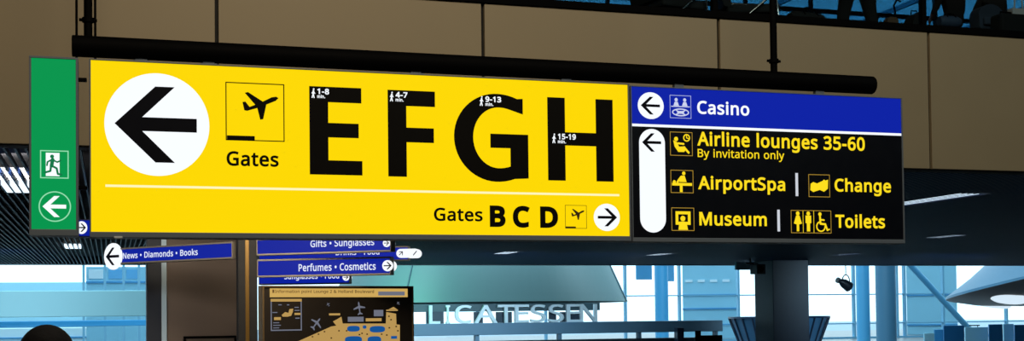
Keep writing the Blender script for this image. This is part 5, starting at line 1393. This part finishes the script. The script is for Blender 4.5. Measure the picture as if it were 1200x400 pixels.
u0, u1 = hit(1097, 20, nB)[0], hit(1250, 20, nB)[0]
t = thing('bench', 'long black bench on the upper floor at top right, behind the glass', 'bench', W((u0 + u1) / 2, nB, UP))
hw = (u1 - u0) / 2
MB().box(-hw, hw, -.28, .28, BEN - .09, BEN, .02).build('seat', P('bench_black', (18, 18, 20), .6), t)
for s in (-hw + .15, 0, hw - .15):
    MB().box(s - .03, s + .03, -.24, .24, 0, BEN - .09, .005).build('leg', black, t)
person('person', 'person in dark clothes sitting on the upper floor bench, back to the balustrade', SIT, dict(skin=skin, top=P('jacket_black', (5, 5, 6), .95), leg=P('trousers_black', (4, 5, 8), .95), shoe=dark_cloth['shoe']), W(uS, nB - .02, UP), YAW, 1.0, P('hair_brown', (30, 22, 18), .6))

person('person', 'person in black with cropped hair on the bench, behind the grey blue backpack', SIT, dict(skin=skin, top=P('jacket_black', (5, 5, 6), .95), leg=P('trousers_black', (4, 5, 8), .95), shoe=dark_cloth['shoe']), W(hit(1166, 5, nB)[0], nB + .02, UP), YAW + R(-8), 1.02, P('hair_black', (5, 7, 18), .85))


def backpack(label, px, off, z, w_, hgt, m, grp=None, rot=0.0):
    u_ = hit(px, 15, off)[0]
    o = thing('backpack', label, 'bag', W(u_, off, z), YAW + rot, grp)
    prof = []
    for i in range(25):
        a_ = math.pi * i / 24
        prof.append((w_ / 2 * math.cos(a_), hgt * .55 + hgt * .45 * math.sin(a_)))
    prof += [(-w_ / 2 * .96, .03), (-w_ / 2 * .86, 0), (w_ / 2 * .86, 0), (w_ / 2 * .96, .03)]
    b_ = MB().prism(prof, -.11, .11).build('body', m, o, True)
    bv = b_.modifiers.new('bevel', 'BEVEL'); bv.width = .035; bv.segments = 3; bv.limit_method = 'ANGLE'
    MB().box(-w_ * .36, w_ * .36, -.16, -.10, .05, hgt * .45, .02).build('pocket', m, o)
    MB().tube([(-.05, .02, hgt - .01), (-.04, .02, hgt + .045), (.04, .02, hgt + .045), (.05, .02, hgt - .01)], .009, 8).build('handle', black, o, True)
    for s in (-1, 1):
        MB().tube([(s * w_ * .22, .10, hgt * .9), (s * w_ * .26, .19, hgt * .6), (s * w_ * .28, .16, hgt * .25), (s * w_ * .30, .10, .06)], .016, 8).build('strap', black, o, True)
    return o


backpack('grey blue rounded backpack on the upper bench, behind the glass at top right', 1156, nB - .17, UP + BEN, .42, .36, P('backpack_slate', (46, 56, 72), .9))
backpack('black backpack on the upper floor beside the balustrade post at top right', 1072, FO + .75, UP, .22, .46, P('bag_black', (5, 6, 8), .9))


def duffel(label, px, off, z, L_, r_, m, rot=0.0):
    u_ = hit(px, 20, off)[0]
    o = thing('duffel_bag', label, 'bag', W(u_, off, z), YAW + rot)
    MB().tube([(-L_ / 2, 0, r_), (-L_ / 2 + .05, 0, r_), (-L_ / 2 + .08, 0, r_), (L_ / 2 - .08, 0, r_), (L_ / 2 - .05, 0, r_), (L_ / 2, 0, r_)], [r_ * .75, r_ * .95, r_, r_, r_ * .95, r_ * .75], 24).build('body', m, o, True)
    for s in (-1, 1):
        pts = [(-L_ * .2, s * r_ * .75, r_ * 1.6), (-L_ * .17, s * r_ * .4, r_ * 2.15), (0, s * r_ * .2, r_ * 2.35), (L_ * .17, s * r_ * .4, r_ * 2.15), (L_ * .2, s * r_ * .75, r_ * 1.6)]
        MB().tube(pts, .011, 8).build('handle', black, o, True)
    return o


duffel('slate blue duffel bag on left end of the upper bench, beside grey backpack', 1112, nB - .20, UP + BEN, .34, .085, P('bag_slate', (52, 66, 88), .7))
duffel('black duffel bag on the upper floor between lounge chair and standing legs', 944, FO + .62, UP, .55, .17, P('bag_black', (5, 6, 8), .9), .15)
u_ = hit(1196, 4, nB + .5)[0]
t = thing('tote_bag', 'light grey tote bag on the upper floor table at the top right corner', 'bag', W(u_, nB + .55, UP + .66))
MB().prism([(-.13, 0), (.13, 0), (.16, .32), (-.16, .32)], -.06, .06).build('body', P('tote_grey', (170, 178, 180), .8), t)
MB().tube([(-.08, 0, .31), (-.06, 0, .48), (.06, 0, .48), (.08, 0, .31)], .012, 8).build('handle', P('tote_grey', (170, 178, 180), .8), t, True)
t = thing('side_table', 'dark side table behind the upper bench carrying the light grey tote bag', 'table', W(u_, nB + .55, UP))
MB().box(-.3, .3, -.2, .2, .62, .66, .008).build('tabletop', P('bench_black', (18, 18, 20), .6), t)
for sx_ in (-1, 1):
    for sy_ in (-1, 1):
        MB().tube([(sx_ * .25, sy_ * .16, 0), (sx_ * .25, sy_ * .16, .62)], .016, 8).build('leg', black, t, True)
u_ = hit(1186, 20, FO + .8)[0]
t = thing('suitcase', 'black upright suitcase behind the glass at the far top right', 'suitcase', W(u_, FO + .85, UP))
MB().box(-.24, .24, -.13, .13, .04, .56, .04).build('body', P('bag_black', (5, 6, 8), .9), t)
MB().tube([(-.09, .08, .55), (-.09, .08, .62), (.09, .08, .62), (.09, .08, .55)], .012, 8).build('handle', black, t, True)
for s in (-1, 1):
    MB().tube([(s * .17 - .015, .06, .025), (s * .17 + .015, .06, .025)], .025, 14).build('wheel', black, t, True)
# handbag with a standing strap
u_ = hit(1044, 20, FO + .7)[0]
t = thing('handbag', 'small brown handbag with tall black strap behind the glass by the standing legs', 'bag', W(u_, FO + .7, UP))
MB().prism([(-.10, 0), (.10, 0), (.08, .34), (.05, .37), (-.05, .37), (-.08, .34)], -.05, .05).build('body', P('handbag_brown', (88, 66, 46), .6), t)
MB().tube([(.05, 0, .35), (.07, 0, .46), (.05, 0, .54), (.10, 0, .62), (.16, 0, .60)], .014, 8).build('strap', black, t, True)


def lounge(label, px, off, rot, grp):
    u_ = hit(px, 10, off)[0]
    o = thing('lounge_chair', label, 'chair', W(u_, off, UP), YAW + rot, grp)
    lea = P('leather_black', (10, 11, 13), .85)
    MB().box(-.33, .33, -.34, .34, .30, .42, .03).build('seat', lea, o)
    b_ = MB(); b_.prism([(.26, .36), (.38, .40), (.52, .84), (.42, .86)], -.33, .33)
    b_.v = [(y, x, z) for x, y, z in b_.v]
    b_.build('backrest', lea, o)
    for s in (-1, 1):
        MB().tube([(s * .37, -.33, 0), (s * .37, -.28, .56), (s * .37, .30, .60)], .016, 10).build('armrest', chrome, o, True)
        MB().tube([(s * .37, .40, 0), (s * .37, -.28, .56)], .016, 10).build('leg', chrome, o, True)
    MB().tube([(-.37, -.33, .02), (.37, -.33, .02)], .014, 10).build('crossbar', chrome, o, True)
    return o


lounge('black lounge chair with chrome legs behind the glass, right of the post', 879, FO + .95, R(70), 'lounge chairs on the upper floor')
lounge('black lounge chair behind the glass, left of the balustrade post', 786, FO + .95, R(100), 'lounge chairs on the upper floor')
# low transom of the tinted glazing that shows behind the legs
z16 = hit(1005, 15.5, UB)[1]
MB().box(-14, 30, UB - .02, UB + .16, z16 - .06, z16 + .06).build('transom', P('window_frame_dark', (16, 24, 34), .5), bpy.data.objects['window_1'])

# ================================================================ LIGHT
wd = bpy.data.worlds.new('sky')
scene.world = wd
wd.use_nodes = True
bg = wd.node_tree.nodes['Background']
bg.inputs[0].default_value = (.66, .90, 1.0, 1)
bg.inputs[1].default_value = 2.2


def area(name, loc, size, power, col, direction, sy=None):
    l = bpy.data.lights.new(name, 'AREA')
    l.energy, l.color, l.size = power, col, size
    if sy:
        l.shape, l.size_y = 'RECTANGLE', sy
    o = bpy.data.objects.new(name, l)
    COL.objects.link(o)
    o.location = loc
    o.rotation_euler = Vector(direction).to_track_quat('-Z', 'Y').to_euler()
    return o


HD = Vector((NX, NY, 0))
UD = Vector((UX, UY, 0))
area('hall_lamp', W(2, -7, 9.9), 5, 430, (1, .83, .60), HD * 9 - Vector((0, 0, 5.5)), 3)
area('hall_lamp', W(11, -7, 9.9), 5, 180, (.86, .96, .88), HD * 9 - Vector((0, 0, 5.5)), 3)
area('passage_fill', W(2.0, 4.2, CEIL - .03), .8, 120, (1, .84, .64), HD * .9 - Vector((0, 0, .7)))  # unseen fill light, added to lift the brown wall and finger signs
area('passage_fill', W(-1.2, 5.2, CEIL - .03), .8, 120, (.95, .88, .82), HD * .9 - Vector((0, 0, .7)) + UD * .35)  # second added fill, no fixture, for the wall and pillar at left
for u_ in (-2, 6, 14, 22, 30):
    area('atrium_fill', W(u_, FAR + .6, 7.5), 6, 600, (.55, .86, 1), HD * 5 - Vector((0, 0, 2.6)), 2)  # unseen fill lights added to brighten atrium surfaces that face the camera
for u_, p_ in ((-3, 170), (7, 70), (10.5, 85), (14, 85), (26, 90)):
    gl = area('gallery_fill', W(u_, 22, CEIL - .45), 3, p_, (.55, .84, 1), HD * 6 - Vector((0, 0, 1.2)), .5)  # added fill without a fixture, brightens the letters, gantry and spandrel
    gl.data.spread = R(75)
area('green_fill', W(hit(470, 330, 31.8)[0] - 1.2, 31.8, CEIL - .1), .8, 130, (.12, 1, .55), (.5, 3, -.6))  # unseen green light added to tint the left side of the cone shade

# ================================================================ CAMERA
cam = bpy.data.cameras.new('camera')
cam.sensor_width = 36
cam.lens = 36 * FPX / 1200
cam.shift_x = 0
cam.shift_y = (CY - 200) / 1200
cam.clip_end = 500
co = bpy.data.objects.new('camera', cam)
COL.objects.link(co)
right, up, fwd = Vector((1, 0, 0)), Vector((0, -math.sin(PITCH), math.cos(PITCH))), Vector((0, math.cos(PITCH), math.sin(PITCH)))
cr, sr = math.cos(ROLL), math.sin(ROLL)
cx_ = right * cr - up * sr
cy_ = right * sr + up * cr
# world directions seen along the picture's x and y axes
cx_, cy_ = right * cr - up * sr, right * sr + up * cr
m = Matrix(((cx_.x, cy_.x, -fwd.x, 0), (cx_.y, cy_.y, -fwd.y, 0), (cx_.z, cy_.z, -fwd.z, EYE), (0, 0, 0, 1)))
co.matrix_world = m
scene.camera = co
scene.view_settings.view_transform = 'Standard'
scene.view_settings.look = 'None'
scene.view_settings.exposure = 0
scene.view_settings.gamma = 1
scene.view_settings.use_curve_mapping = False
